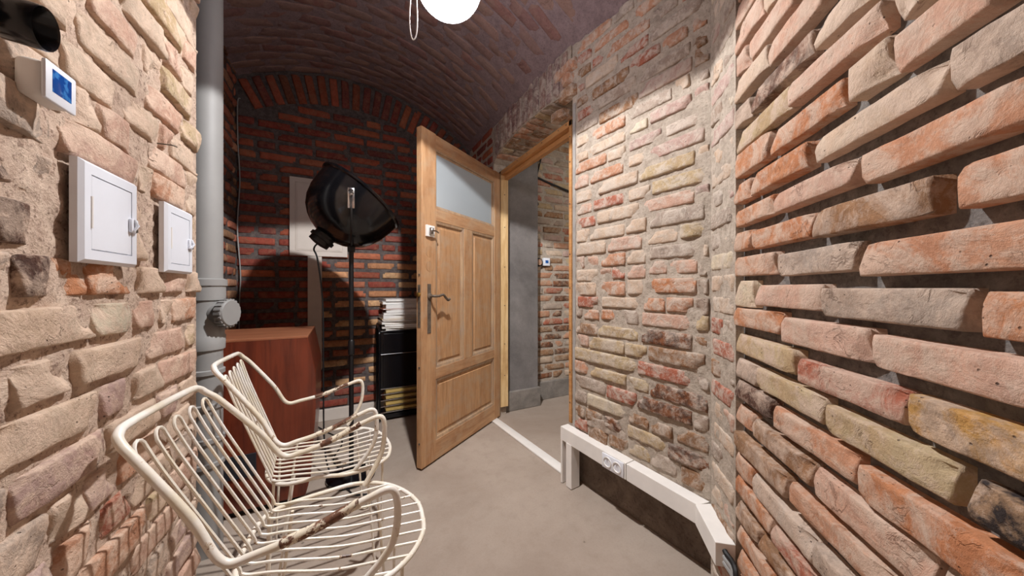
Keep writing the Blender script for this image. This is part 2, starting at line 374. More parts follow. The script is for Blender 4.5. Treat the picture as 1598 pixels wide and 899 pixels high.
def brick_set(key, mat, rough, bev, fine, n=6):
    S = {}
    for cls, L, nx in (('long', .24, 6), ('half', .115, 4), ('bit', .06, 2)):
        S[cls] = []
        for j in range(n):
            me = brick_mesh('brick_%s' % key, L, .06, nx*(2 if fine else 1)//1 if fine else nx, 4 if fine else 2, j*7+len(cls)*31+len(key), rough, bev=bev)
            me.materials.append(M[mat]); S[cls].append(me)
    return S
SETS = {'left': brick_set('washed', 'brick_left', 1.6, .0045, True), 'near': brick_set('orange', 'brick_near', 1.15, .0038, True),
        'right': brick_set('pale', 'brick_right', 1.6, .006, True), 'back': brick_set('red', 'brick_back', 1.3, .011, False),
        'vault': brick_set('vault', 'brick_vault', 1.5, .008, False), 'hall': brick_set('hall', 'brick_hall', 1.8, .010, False)}
PAL = {'o': (198, 138, 100), 'p': (208, 172, 152), 'b': (212, 190, 168), 'g': (176, 160, 146), 'y': (194, 173, 138), 'd': (104, 76, 64),
       'r': (178, 110, 88), 'c': (216, 204, 180), 'n': (166, 128, 96), 'k': (136, 104, 88), 'w': (206, 190, 176), 'q': (200, 150, 120),
       'Y': (202, 156, 92), 'm': (160, 134, 108), 'P': (192, 164, 154), 'N': (142, 94, 66)}
SOOT = {'k': .55, 'm': .05, 'Y': .7, 'd': .6, 'N': .45, 'n': .8}
def put_brick(parent, key, Mx, w, h, col, jit=.05, soot=None):
    cls = 'long' if w > .165 else ('half' if w > .08 else 'bit')
    me = R.choice(SETS[key][cls])
    o = bpy.data.objects.new('brick', me); COL.objects.link(o); o.parent = parent
    flip = R.random() < .5
    L = {'long': .24, 'half': .115, 'bit': .06}[cls]
    o.matrix_world = Mx @ Matrix.Diagonal((w/L, 1, h/.06, 1))
    j = 1+R.uniform(-jit, jit); j2 = R.uniform(-jit, jit)*.4
    c = rgb(*(PAL[col] if isinstance(col, str) else col))
    o.color = (c[0]*j*(1+j2), c[1]*j, c[2]*j*(1-j2), soot if soot is not None else SOOT.get(col, 1.) if isinstance(col, str) else 1.)
    return o
class Wall:
    """a wall face: origin O in plan, direction d, room on the right-hand side of d"""
    def __init__(self, name, O, d, k0, k1, z0, z1, mat, amp=.004, step=.02, thick=.12, clip=None, recess=0.):
        self.O = Vector((O[0], O[1], 0)); d = Vector((d[0], d[1], 0)).normalized(); self.d = d
        self.n = Vector((d.y, -d.x, 0)); self.O -= self.n*recess; self.rot = axes((0, 0, 0), d, -self.n, (0, 0, 1))
        nx = max(2, int((k1-k0)/step)); nz = max(2, int((z1-z0)/step)); V = []; F = []
        for kz in range(nz+1):
            for kx in range(nx+1):
                k = k0+(k1-k0)*kx/nx; z = z0+(z1-z0)*kz/nz
                if clip and z > clip(k): z = max(z0, clip(k))
                a = (noise.noise((k*26, z*26, len(name)))*.7+noise.noise((k*70, z*70, 4.2))*.5)*amp
                if kx in (0, nx) or kz in (0, nz): a = 0
                V.append(tuple(self.at(k, z, a)))
        ix = lambda i, j: j*(nx+1)+i
        for j in range(nz):
            for i in range(nx): F.append((ix(i, j), ix(i+1, j), ix(i+1, j+1), ix(i, j+1)))
        ring = [(i, 0) for i in range(nx)]+[(nx, j) for j in range(nz)]+[(i, nz) for i in range(nx, 0, -1)]+[(0, j) for j in range(nz, 0, -1)]
        r0 = [ix(*q) for q in ring]; r1 = []
        for a in r0: r1.append(len(V)); V.append(tuple(Vector(V[a])-self.n*thick))
        m = len(ring)
        for j in range(m): F.append((r0[(j+1) % m], r0[j], r1[j], r1[(j+1) % m]))
        F.append(tuple(r1))
        me = bpy.data.meshes.new(name); me.from_pydata(V, [], F); me.update()
        me.polygons.foreach_set('use_smooth', [True]*len(me.polygons)); me.set_sharp_from_angle(angle=math.radians(60))
        self.o = struct(link(name, me, M[mat]))
    def at(self, k, z, out=0.): return self.O+self.d*k+self.n*out+Vector((0, 0, z))
    def brick(self, key, k0, k1, zb, zt, col, out, jit=.05, soot=None, tilt=.012):
        Mx = Matrix.Translation(self.at((k0+k1)/2, (zb+zt)/2, out)) @ self.rot @ Matrix.Rotation(R.uniform(-tilt, tilt), 4, 'Y') @ Matrix.Rotation(R.uniform(-tilt, tilt)*1.5, 4, 'Z')
        return put_brick(self.o, key, Mx, k1-k0, zt-zb, col, jit, soot)
    def course(self, key, zb, zt, k0, k1, cols, out, joint=.014, start=None, skip=None, lens=(.235, .235, .112), jit=.06, outj=.003):
        k = k0 if start is None else start
        while k < k1-.02:
            L = R.choice(lens)*R.uniform(.96, 1.04); a, b = max(k, k0), min(k+L, k1)
            if b-a > .025 and not (skip and skip(a, b, zb, zt)):
                self.brick(key, a, b, zb+R.uniform(-.003, .003), zt+R.uniform(-.003, .003), R.choice(cols), out+R.uniform(-outj, outj), jit)
            k += L+joint*R.uniform(.7, 1.3)
def unpack(s):
    for q in s.split(';'):
        a = q.split(','); yield int(a[0])/1000, int(a[1])/1000, int(a[2])/1000, int(a[3])/1000, a[4]
def in_any(lst, k0, k1, z0, z1, m=.006):
    return any(a < k1-m and b > k0+m and c < z1-m and d > z0+m for a, b, c, d, _ in lst)
ARC_S, ARC_Z, ARC_R = .07, 1.26, 1.63
def vault_z(s): return ARC_Z+math.sqrt(max(.01, ARC_R**2-(s-ARC_S)**2))

# ---------------------------------------------------------------- floor
bm = bmesh.new(); box(bm, -1.2, 4.2, -2.2, 3.3, -.1, 0)
floor = struct(from_bm('floor', bm, M['floor'], smooth=False))

# ---------------------------------------------------------------- near brick wall (right of the camera)
P1 = (1.15, 1.466); P2 = (1.22, .73); DN = (-.6396, -.7687)
near = list(unpack(NEAR))
WN = Wall('wall_near', P2, DN, .2, 2.6, 0, 2.72, 'mortar_near', .0025, .02, recess=.027)
OUT_N = .028
for k0, k1, zb, zt, c in near:
    if .19 < k0 < .26: k0 = .205
    if k1 > .86: k1 = max(k1, k0+.235) if c not in 'c' else k1
    WN.brick('near', k0, k1, zb, zt, c, OUT_N+R.uniform(-.003, .004), .04)
rows = [.085+.0775*i for i in range(0, 3)]+[.31, .39, .456, .527, .602, .685, .75, .822, .892, .97, 1.046, 1.128, 1.208, 1.284, 1.358, 1.435, 1.514, 1.59, 1.672, 1.752, 1.825, 1.903, 1.98, 2.058, 2.136, 2.214, 2.292, 2.37, 2.448, 2.526, 2.6]
ext = [(a, (max(b, a+.235) if b > .86 else b), c, d, e) for a, b, c, d, e in near]
for i, zb in enumerate(rows):
    known = [q for q in ext if abs(q[2]-zb) < .03]
    st = max([q[1] for q in known], default=.215-.12*(i % 2)*0)
    WN.course('near', zb, zb+.055, st+(.015 if known else 0), 1.42, 'opqbgypoq', OUT_N, joint=.015, lens=(.24, .24, .115) if i % 2 else (.115, .24, .24), skip=lambda a, b, c, d: in_any(ext, a, b, c, d))
# quoin strip between the two walls
WS = Wall('wall_corner', P2, DN, 0, .2, 0, 2.72, 'mortar_right', .006, .015, recess=.004)
for i in range(34):
    zb = .03+.0755*i
    a, b = (.012, .19) if i % 2 else (.012, .105)
    WS.brick('right', a, b, zb, zb+.058, R.choice('gbnpgr' if zb < .95 else 'bgPbc'), .004+R.uniform(-.003, .003))
    if not i % 2: WS.brick('right', .115, .192, zb, zb+.058, R.choice('gbnpgq' if zb < .95 else 'bgPbc'), .004+R.uniform(-.004, .003))

# ---------------------------------------------------------------- wall between corner and doorway
dR = (P2[0]-P1[0], P2[1]-P1[1]); LR = math.hypot(*dR)
right = list(unpack(RIGHT))
WR = Wall('wall_right', P1, dR, 0, LR, .27, 2.6, 'mortar_right', .006, .012, thick=.16, recess=.008)
for k0, k1, zb, zt, c in right:
    z_mid = (zb+zt)/2
    WR.brick('right', k0, min(k1, LR-.004), zb-.002, zt+.002, c, .009+R.uniform(-.003, .004), .04)
for zb in (2.47, 2.397, 2.325, 2.252, 2.178, 2.098, 2.024, 1.95, 1.88, 1.81, 1.736, 1.66, 1.585, 1.508, 1.437, 1.358, 1.287, 1.215, 1.15, 1.072, 1.002, .937, .857, .785, .711, .636, .557, .476, .40, .325):
    known = sorted([q for q in right if abs(q[2]-zb) < .032]); edge = .03
    for q in known+[(LR, LR, 0, 0, '')]:
        if q[0]-edge > .045:
            WR.course('right', zb+.002, zb+.053, edge+.008, q[0]-.012, 'rqngrq' if zb > 1.92 else ('bgPbycp' if zb > .95 else 'ngyNrn'), .008, joint=.016, lens=(.235, .112, .235))
        edge = max(edge, q[1])
bm = bmesh.new(); W0 = WR
q = [WR.at(-.01, 0, -.045), WR.at(LR+.03, 0, -.045), WR.at(LR+.03, 0, -.16), WR.at(-.01, 0, -.16)]
prism(bm, [(p.x, p.y) for p in q], 0, .27)
struct(from_bm('baseboard_right', bm, M['plaster_dark'], smooth=False))
bm = bmesh.new()                                                     # grey plaster edge beside the door frame
q = [WR.at(.006, 0, .003), WR.at(.026, 0, .003), WR.at(.026, 0, -.02), WR.at(.006, 0, -.02)]
prism(bm, [(p.x, p.y) for p in q], .3, 2.14)
struct(from_bm('trim_4', bm, M['plaster_edge'], smooth=False))

# ---------------------------------------------------------------- left wall
WL = Wall('wall_left', (-.43, 0), (0, 1), -.5, 1.474, 0, 2.86, 'mortar_left', .007, .010, thick=.2, recess=.010)
LROWS = [(.998, [(.699, .945, 'b'), (.949, 1.081, 'c'), (1.097, 1.212, 'p'), (1.217, 1.269, 'b'), (1.285, 1.47, 'q')]),
 (1.083, [(.70, .77, 'g'), (.777, .858, 'd'), (.863, .93, 'o'), (.934, 1.07, 'o'), (1.111, 1.221, 'b'), (1.231, 1.375, 'p'), (1.385, 1.47, 'b')]),
 (.912, [(.62, .76, 'd'), (.772, .883, 'b'), (.899, 1.141, 'b'), (1.153, 1.375, 'p'), (1.381, 1.47, 'y')]),
 (.828, [(.5, .725, 'b'), (.737, .958, 'b'), (.974, 1.087, 'P'), (1.094, 1.208, 'b'), (1.212, 1.47, 'p')]),
 (.742, [(.52, .755, 'g'), (.772, .989, 'P'), (.998, 1.2, 'b'), (1.212, 1.33, 'P'), (1.34, 1.47, 'b')]),
 (.66, [(.6, .83, 'g'), (.845, .92, 'b'), (.928, 1.023, 'P'), (1.035, 1.25, 'q'), (1.262, 1.47, 'b')]),
 (.577, [(.6, .72, 'p'), (.735, .84, 'P'), (.855, .96, 'q'), (.975, 1.07, 'r'), (1.085, 1.3, 'b'), (1.315, 1.47, 'g')]),
 (.495, [(.62, .78, 'g'), (.79, .9, 'P'), (.915, 1.14, 'q'), (1.155, 1.26, 'y'), (1.275, 1.47, 'p')]),
 (1.163, [(.62, .735, 'P'), (.744, .831, 'd'), (1.01, 1.13, 'b'), (1.14, 1.145, 'b'), (1.32, 1.47, 'y')]),
 (1.25, [(.65, .765, 'd'), (.779, .849, 'g'), (1.02, 1.13, 'b'), (1.32, 1.47, 'y')]),
 (1.335, [(.70, .85, 'g'), (.867, 1.095, 'p'), (1.115, 1.165, 'b'), (1.178, 1.381, 'q'), (1.39, 1.47, 'b')]),
 (1.404, [(.76, .885, 'g'), (.895, .955, 'b'), (.965, 1.1, 'p'), (1.165, 1.39, 'p'), (1.4, 1.47, 'b')]),
 (1.474, [(.70, .86, 'b'), (.87, 1.04, 'b'), (1.055, 1.2, 'b'), (1.215, 1.27, 'p'), (1.28, 1.47, 'b')]),
 (1.555, [(.70, .90, 'b'), (.91, 1.137, 'b'), (1.15, 1.335, 'p'), (1.345, 1.47, 'y')]),
 (1.638, [(.70, .93, 'b'), (.94, 1.13, 'p'), (1.14, 1.215, 'b'), (1.225, 1.43, 'y')]),
 (1.722, [(.78, 1.03, 'b'), (1.045, 1.231, 'b'), (1.24, 1.34, 'p'), (1.35, 1.47, 'b')])]
for zb, lst in LROWS:
    for a, b, c in lst:
        if b-a > .02: WL.brick('left', a, b, zb+.003, zb+.07, c, .0115+R.uniform(-.004, .005), .05, tilt=.02)
used = [z for z, _ in LROWS]
for zb in [.08, .163, .247, .33, .413]+[1.808, 1.893, 1.978, 2.062, 2.146, 2.23, 2.31, 2.4, 2.48, 2.56, 2.64, 2.72]:
    WL.course('left', zb+.003, zb+.07, .35, 1.472, 'bpbbPyb' if zb > 1 else 'bpqPgPb', .011, joint=.014, outj=.005, start=.35-R.random()*.15)
bm = bmesh.new(); box(bm, -.76, -.45, 1.35, 1.474, 0, 2.8)                # return behind the end of the left wall
struct(from_bm('wall_return', bm, M['mortar_left'], smooth=False))
# alcove side wall
WA = Wall('wall_alcove', (-.706, 1.474), (0, 1), 0, 1.64, 0, 2.74, 'mortar_back', .003, .04)
for i in range(33):
    WA.course('back', .03+.083*i, .03+.083*i+.057, .25, 1.62, 'rnNdrq', .012, joint=.022, start=.12+.12*(i % 2), outj=.006)

# ---------------------------------------------------------------- back wall with a rowlock arch
TB = 3.11
WB = Wall('wall_back', (-.75, TB), (1, 0), 0, 2.2, 0, 2.95, 'mortar_back', .003, .03, clip=lambda k: vault_z(k-.75)+.03)
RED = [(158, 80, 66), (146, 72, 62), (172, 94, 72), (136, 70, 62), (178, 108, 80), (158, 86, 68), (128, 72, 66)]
LAMPLIT = [(212, 172, 130), (220, 180, 138), (200, 144, 104), (188, 116, 88), (214, 164, 124)]  # brighter brick tones with the lamplight painted in
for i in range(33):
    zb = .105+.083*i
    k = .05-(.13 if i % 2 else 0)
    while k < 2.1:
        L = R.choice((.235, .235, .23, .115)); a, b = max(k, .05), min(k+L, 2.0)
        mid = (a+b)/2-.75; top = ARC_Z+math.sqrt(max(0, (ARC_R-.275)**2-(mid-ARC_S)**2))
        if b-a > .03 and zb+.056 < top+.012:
            pale = mid > -.16 and .25 < zb < 1.4  # area lit by the globe lamp, its light put into the brick colour
            WB.brick('back', a, b, zb, zb+.056, R.choice(LAMPLIT) if pale and R.random() < .85 else R.choice(RED), .013+R.uniform(-.004, .004), .12)
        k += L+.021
n_ring = 22
for i in range(n_ring):
    an = math.pi/2+math.radians(27.5)-math.radians(67.5)*i/(n_ring-1)
    rs, rz = math.cos(an), math.sin(an); rad = ARC_R-.14
    Mx = axes((ARC_S+rad*rs, TB-.016-R.uniform(0, .006), ARC_Z+rad*rz), (rs, 0, rz), (0, 1, 0), (-rz, 0, rs))
    put_brick(WB.o, 'back', Mx, R.uniform(.22, .24), .06, R.choice(RED+[(150, 84, 62), (130, 84, 66)]), .12)

# ---------------------------------------------------------------- door wall (above and behind the door)
bm = bmesh.new()
S0, S1 = 1.15, 1.42                                                     # room face, hallway face
def arch_z(t):                                                       # underside of the segmental arch over the door
    return 2.165+.10*math.sqrt(max(0, 1-((t-1.98)/.55)**2))
ts = [1.472+(2.53-1.472)*i/16 for i in range(17)]
f0 = [bm.verts.new((S0, t, arch_z(t))) for t in ts]; f1 = [bm.verts.new((S0, t, 2.5)) for t in ts]
b0 = [bm.verts.new((S1, t, arch_z(t))) for t in ts]; b1 = [bm.verts.new((S1, t, 2.5)) for t in ts]
for i in range(16):
    bm.faces.new((f0[i], f0[i+1], f1[i+1], f1[i])); bm.faces.new((b0[i+1], b0[i], b1[i], b1[i+1]))
    bm.faces.new((f0[i+1], f0[i], b0[i], b0[i+1])); bm.faces.new((f1[i], f1[i+1], b1[i+1], b1[i]))
bm.faces.new((f0[0], f1[0], b1[0], b0[0])); bm.faces.new((f0[-1], b0[-1], b1[-1], f1[-1]))
box(bm, S0, 1.27, 2.53, 3.2, 0, 2.5)
wd = struct(from_bm('wall_door', bm, M['mortar_right'], smooth=False))
VPAL = [(146, 122, 118), (142, 116, 112), (152, 126, 120), (156, 130, 122), (144, 110, 106)]
for i in range(13):                                                   # soffit courses run through the thickness of the wall
    t = 1.50+.077*i; z = arch_z(t+.03)
    sl = math.atan2(arch_z(t+.06)-arch_z(t), .06)
    cuts = (S0-.004, S0+.11, S0+.255) if i % 2 else (S0-.004, S0+.235)
    for a, b in zip(cuts, cuts[1:]):
        ct, st_ = math.cos(sl), math.sin(sl)
        Mx = axes(((a+b)/2, t+.03, z-.008-R.uniform(0, .006)), (1, 0, 0), (0, -st_, ct), (0, -ct, -st_))
        put_brick(wd, 'right', Mx, b-a-.012, .062, R.choice(['b', 'g', 'q', 'y', 'n']), .08)
for i in range(13):                                                   # brick-on-edge ring on the face
    t = 1.50+.077*i
    Mx = axes((S0-.012, t+.03, arch_z(t+.03)+.125), (0, 0, 1), (1, 0, 0), (0, 1, 0))
    put_brick(wd, 'right', Mx, .235, .062, R.choice(VPAL), .08)
for i in range(31):
    zb = .03+.083*i
    for a, b in (((2.55, 2.78), (2.8, 3.03)) if i % 2 else ((2.55, 2.66), (2.68, 2.91), (2.93, 3.09))):
        Mx = axes((S0-.010, (a+b)/2, zb+.028), (0, -1, 0), (1, 0, 0), (0, 0, 1))
        put_brick(wd, 'back', Mx, b-a, .056, R.choice(RED), .12)
for (t, z, wd_, hh, ou) in ((1.49, 2.21, .12, .06, .03), (1.485, 2.285, .06, .062, .045), (1.53, 2.36, .2, .06, .02), (1.60, 2.14, .11, .05, .015)):   # ragged brick ends at the arch foot
    Mx = axes((S0-ou, t, z), (0, -1, 0), (1, 0, 0), (0, 0, 1))
    put_brick(wd, 'right', Mx, wd_, hh, R.choice(['r', 'q', 'n']), .08)

# ---------------------------------------------------------------- vaulted ceiling
V = []; F = []; na, nt = 40, 80
for j in range(nt+1):
    t = -2.0+(3.2+2.0)*j/nt
    for i in range(na+1):
        a = math.radians(121-76*i/na)
        r = ARC_R+noise.noise((i*.9, t*9, 2))*.008
        V.append((ARC_S+r*math.cos(a), t, ARC_Z+r*math.sin(a)))
nv = len(V)
for j in range(nt+1):
    t = -2.0+5.2*j/nt
    for i in range(na+1):
        a = math.radians(121-76*i/na); V.append((ARC_S+(ARC_R+.12)*math.cos(a), t, ARC_Z+(ARC_R+.12)*math.sin(a)))
ix = lambda i, j: j*(na+1)+i
for j in range(nt):
    for i in range(na):
        F.append((ix(i, j), ix(i, j+1), ix(i+1, j+1), ix(i+1, j))); F.append((nv+ix(i, j), nv+ix(i+1, j), nv+ix(i+1, j+1), nv+ix(i, j+1)))
for i in range(na):
    F.append((ix(i, 0), ix(i+1, 0), nv+ix(i+1, 0), nv+ix(i, 0))); F.append((ix(i+1, nt), ix(i, nt), nv+ix(i, nt), nv+ix(i+1, nt)))
for j in range(nt):
    F.append((ix(0, j+1), ix(0, j), nv+ix(0, j), nv+ix(0, j+1))); F.append((ix(na, j), ix(na, j+1), nv+ix(na, j+1), nv+ix(na, j)))
me = bpy.data.meshes.new('ceiling'); me.from_pydata(V, [], F); me.update(); me.polygons.foreach_set('use_smooth', [True]*len(me.polygons)); me.set_sharp_from_angle(angle=math.radians(50))
ceiling = struct(link('ceiling', me, M['mortar_vault']))
t = 1.0; i = 0
while t < 3.06:
    a = 119.-(4.3 if i % 2 else 0)
    while a > 57:
        am = math.radians(a-4.1); rs, rz = math.cos(am), math.sin(am)
        rr_ = ARC_R-.004-R.uniform(-.003, .004)
        Mx = axes((ARC_S+rr_*rs, t+.035, ARC_Z+rr_*rz), (rz, 0, -rs), (rs, 0, rz), (0, -1, 0))
        put_brick(ceiling, 'vault', Mx, R.uniform(.226, .238), .073, R.choice(VPAL), .1)
        a -= 8.6
    t += .0815; i += 1

# ---------------------------------------------------------------- the rest of the room behind the camera
bm = bmesh.new(); box(bm, -.6, .6, -2.1, -2.0, 0, 2.9); struct(from_bm('wall_rear', bm, M['mortar_left'], smooth=False))

# ---------------------------------------------------------------- hallway beyond the door
bm = bmesh.new(); box(bm, 1.27, 1.63, 2.58, 2.9, 0, 2.6, .004); pier = struct(from_bm('wall_pier', bm, M['plaster_grey'], smooth=False))
bm = bmesh.new(); box(bm, 1.272, 1.645, 2.555, 2.8, 0, .175, .006); struct(from_bm('baseboard_pier', bm, M['plaster_skirt'], smooth=False))
WH = Wall('wall_hall', (1.6, 2.70), (1, 0), 0, 2.4, 0, 2.6, 'mortar_right', .006, .03)
for i in range(32):
    WH.course('hall', .20+.0765*i, .20+.0765*i+.058, .04, .85, 'bgnyrqP' if i > 14 else 'nrgqbN', .010, joint=.014, start=.04-.12*(i % 2), outj=.005)
bm = bmesh.new(); box(bm, 1.64, 4.0, 2.672, 2.8, 0, .175, .006); struct(from_bm('baseboard_hall', bm, M['plaster_skirt'], smooth=False))
bm = bmesh.new(); box(bm, 1.42, 4.0, -.2, 2.8, 2.6, 2.7); struct(from_bm('ceiling_hall', bm, M['plaster_grey'], smooth=False))
bm = bmesh.new(); box(bm, 3.9, 4.0, -.2, 2.8, 0, 2.6); struct(from_bm('wall_hall_end', bm, M['mortar_right'], smooth=False))
bm = bmesh.new(); box(bm, 1.40, 4.0, -.3, -.2, 0, 2.6); struct(from_bm('wall_hall_side', bm, M['mortar_right'], smooth=False))

# ---------------------------------------------------------------- door frame, door, threshold
bm = bmesh.new(); box(bm, 1.2, 1.27, 2.49, 2.525, .08, 2.10, .002); fr = struct(from_bm('trim_1', bm, M['wood_frame'], smooth=False))
bm = bmesh.new(); box(bm, 1.2, 1.27, 1.531, 1.556, .30, 2.10, .002); f2 = struct(from_bm('trim_2', bm, M['wood_lintel'], smooth=False))
bm = bmesh.new(); box(bm, 1.2, 1.27, 1.531, 2.525, 2.065, 2.10, .002); box(bm, 1.235, 1.27, 1.556, 2.49, 2.03, 2.065, .002)
f3 = struct(from_bm('trim_3', bm, M['wood_lintel'], smooth=False))
for par, pts in ((fr, [(1.235, 2.488, z) for z in (.35, .62, .95, 1.28, 1.62, 1.9)]), (f2, [(1.199, 1.543, z) for z in (.42, .6, .85, 1.1, 1.3, 1.6, 1.85, 2.0)]), (f3, [(1.199, t, 2.085) for t in (1.58, 1.66, 1.85, 2.05, 2.2)])):
    for p in pts:
        bm = bmesh.new(); nrm = (0, -1, 0) if par is fr else (-1, 0, 0)
        lathe(bm, [(.0045, 0), (.0045, .0015), (.002, .002)], 10, frame_to(p, nrm, (0, 0, 1)))
        from_bm('screw', bm, M['iron'], par)
FREE = Vector((.4216, 1.9675, 0)); HNG = Vector((1.192, 2.487, 0))
ud = (HNG-FREE).normalized(); DW = (HNG-FREE).length; nd = Vector((ud.y, -ud.x, 0))
DM = axes((FREE.x, FREE.y, 0), ud, -nd, (0, 0, 1))                       # local x free->hinge, local -y faces the room
door = bpy.data.objects.new('door_1', None); COL.objects.link(door); door.matrix_world = DM; struct(door, 'old stripped pine door standing ajar with a frosted glass top pane', 'door')
def dpart(name, boxes, mat, bev=.003, parent=door):
    bm = bmesh.new()
    for b in boxes: box(bm, *b, bev)
    return from_bm(name, bm, M[mat], parent, smooth=False)
TH = .042
dpart('stile', [(0, .127, 0, TH, .012, 2.075)], 'wood')
dpart('stile', [(.838, DW, 0, TH, .012, 2.075)], 'wood')
dpart('rail', [(.127, .838, .001, TH-.001, 1.98, 2.07)], 'wood_x')
dpart('rail', [(.127, .838, .001, TH-.001, 1.525, 1.605)], 'wood_x')
dpart('rail', [(.127, .838, .001, TH-.001, .522, .592)], 'wood_x')
dpart('rail', [(.127, .838, .001, TH-.001, .012, .135)], 'wood_x')
dpart('muntin', [(.425, .522, .001, TH-.001, .592, 1.525)], 'wood')
def molding(x0, x1, z0, z1, w, d0, d1):
    """mitred moulding sloping from the frame face down to the panel"""
    bm = bmesh.new(); P = []
    for off, y in ((0, d0), (w*.45, d0+.004), (w*.5, d0+.012), (w, d1)):
        P.append([bm.verts.new((x0+off, y, z0+off)), bm.verts.new((x1-off, y, z0+off)), bm.verts.new((x1-off, y, z1-off)), bm.verts.new((x0+off, y, z1-off))])
    P.append([bm.verts.new((v.co.x, d1+.01, v.co.z)) for v in P[-1]]); P.append([bm.verts.new((v.co.x, d1+.01, v.co.z)) for v in P[0]])
    for a, b in zip(P, P[1:]+P[:1]):
        for k in range(4): bm.faces.new((a[k], a[(k+1) % 4], b[(k+1) % 4], b[k]))
    from_bm('moulding', bm, M['wood_mould'], door, smooth=False)
def panel(x0, x1, z0, z1):
    bm = bmesh.new(); P = []
    for off, y in ((0, .03), (0, .020), (.022, .017), (.026, .011)):
        P.append([bm.verts.new((x0+off, y, z0+off)), bm.verts.new((x1-off, y, z0+off)), bm.verts.new((x1-off, y, z1-off)), bm.verts.new((x0+off, y, z1-off))])
    for a, b in zip(P, P[1:]):
        for k in range(4): bm.faces.new((a[k], a[(k+1) % 4], b[(k+1) % 4], b[k]))
    bm.faces.new(P[0][::-1]); bm.faces.new(P[-1])
    from_bm('panel', bm, M['wood_panel'], door, smooth=False)
for x0, x1, z0, z1 in ((.127, .425, .592, 1.525), (.522, .838, .592, 1.525), (.127, .838, .135, .522)):
    molding(x0, x1, z0, z1, .036, .003, .022); panel(x0+.02, x1-.02, z0+.02, z1-.02)
molding(.127, .838, 1.605, 1.98, .022, .003, .020)
pane = dpart('glass_pane', [(.14, .825, .020, .025, 1.618, 1.967)], 'glass', 0); pane['label'] = 'frosted glass pane'
bm = bmesh.new(); box(bm, .048, .078, -.003, .002, .82, 1.125, .001); hp = from_bm('handle_plate', bm, M['iron'], door, smooth=False)
bm = bmesh.new(); tube(bm, fillet([(.063, 0, 1.05), (.063, -.045, 1.05), (.10, -.052, 1.05), (.135, -.052, 1.062), (.165, -.050, 1.035), (.19, -.046, 1.02), (.205, -.046, 1.03)], .02, 4), .008, 10)
lathe(bm, [(.018, 0), (.018, .008), (.011, .012)], 16, frame_to((.063, -.002, 1.05), (0, -1, 0)))
from_bm('lever', bm, M['iron'], hp)
bm = bmesh.new(); box(bm, .03, .10, -.014, 0, 1.415, 1.485, .002); lb = from_bm('latch_box', bm, M['offwhite'], door, smooth=False)
bm = bmesh.new(); box(bm, .045, .075, -.03, -.012, 1.43, 1.47, .004); tube(bm, [(.06, -.03, 1.45), (.085, -.034, 1.452), (.115, -.03, 1.445)], .005, 8); from_bm('latch_bolt', bm, M['chrome'], lb)
bm = bmesh.new(); box(bm, -.002, .001, .010, .032, .86, 1.12, .0008); ep = from_bm('lock_plate', bm, M['iron'], door, smooth=False)
bm = bmesh.new(); lathe(bm, [(.014, 0), (.014, .012), (.008, .016)], 16, frame_to((-.001, .02, 1.06), (-1, 0, 0), (0, 0, 1))); from_bm('bolt', bm, M['brass'], ep)
for z in (1.18, .62, .16):
    bm = bmesh.new(); lathe(bm, [(.006, 0), (.006, .003)], 12, frame_to((-.001, .018, z), (-1, 0, 0), (0, 0, 1))); from_bm('screw', bm, M['iron'], door)
# worn round patches where an older lock sat
for z, r_ in ((1.325, .036), (1.235, .034)):
    bm = bmesh.new(); lathe(bm, [(r_, 0), (r_, .0012)], 24, frame_to((.067, 0, z), (0, -1, 0), (1, 0, 0))); from_bm('wood_plug', bm, M['wood_panel'], door)
bm = bmesh.new(); prism(bm, [(1.085, 2.47), (1.15, 2.47), (1.215, 1.47), (1.15, 1.44)], 0, .012, .003); struct(from_bm('trim_5', bm, M['offwhite']))

# ---------------------------------------------------------------- white cable trunking on the right wall
tr = thing('wall_trunking', 'long white cable trunking running low along the pale brick wall', 'trunking')
def seg(name, ws, k0, k1, z0, z1, dep, mat='offwhite', h=.075, cut0=0., cut1=0.):
    bm = bmesh.new(); a, b = ws.at(k0, 0, 0), ws.at(k1, 0, 0); c, d = ws.at(k1+cut1, 0, dep), ws.at(k0+cut0, 0, dep)
    a, b = ws.at(k0, 0, .002), ws.at(k1, 0, .002)
    prism(bm, [(p.x, p.y) for p in (d, c, b, a)], (z0-h, z1-h, z1-h, z0-h), (z0, z1, z1, z0), .002)
    return from_bm(name, bm, M[mat], tr, smooth=False)
zs = lambda k: .318-.0225*(k+.03)/(LR+.03)
c1 = seg('cover', WR, -.035, .405, zs(-.035), zs(.405), .06)
c2 = seg('cover', WR, .408, LR-.002, zs(.408), zs(LR), .06, cut1=-.015)
c3 = seg('cover', WS, .004, .205, .2955, .2955, .06, cut0=-.012+.03)
bm = bmesh.new()
for k in (-.032, .03): 
    q = [WR.at(k, 0, .06), WR.at(k+.012, 0, .06), WR.at(k+.012, 0, .0), WR.at(k, 0, .0)]; prism(bm, [(p.x, p.y) for p in q], .004, .245)
q = [WR.at(.012, 0, .062), WR.at(.055, 0, .062), WR.at(.055, 0, .0), WR.at(.012, 0, .0)]; prism(bm, [(p.x, p.y) for p in q], .004, .245, .002)
leg = from_bm('riser', bm, M['offwhite'], tr, smooth=False)
for j, m in enumerate(('clay', 'offwhite', 'clay')):
    bm = bmesh.new(); p = [WR.at(-.012+.006*j+.004*math.sin(z*30+j), z, .03+.006*j) for z in (.006, .05, .1, .15, .2, .245)]; tube(bm, spline(p, 3), .003, 8); from_bm('wire', bm, M[m], leg)
so = thing('double_socket', 'white double power socket set into the trunking', 'socket')
bm = bmesh.new(); MW = Matrix.Translation(WR.at(.335, 0, .06)) @ WR.rot
zc = zs(.335)-.0375
box(bm, -.062, .062, -.008, 0, zc-.035, zc+.033, .003); Mloc = MW
for v in bm.verts: v.co = Mloc @ v.co
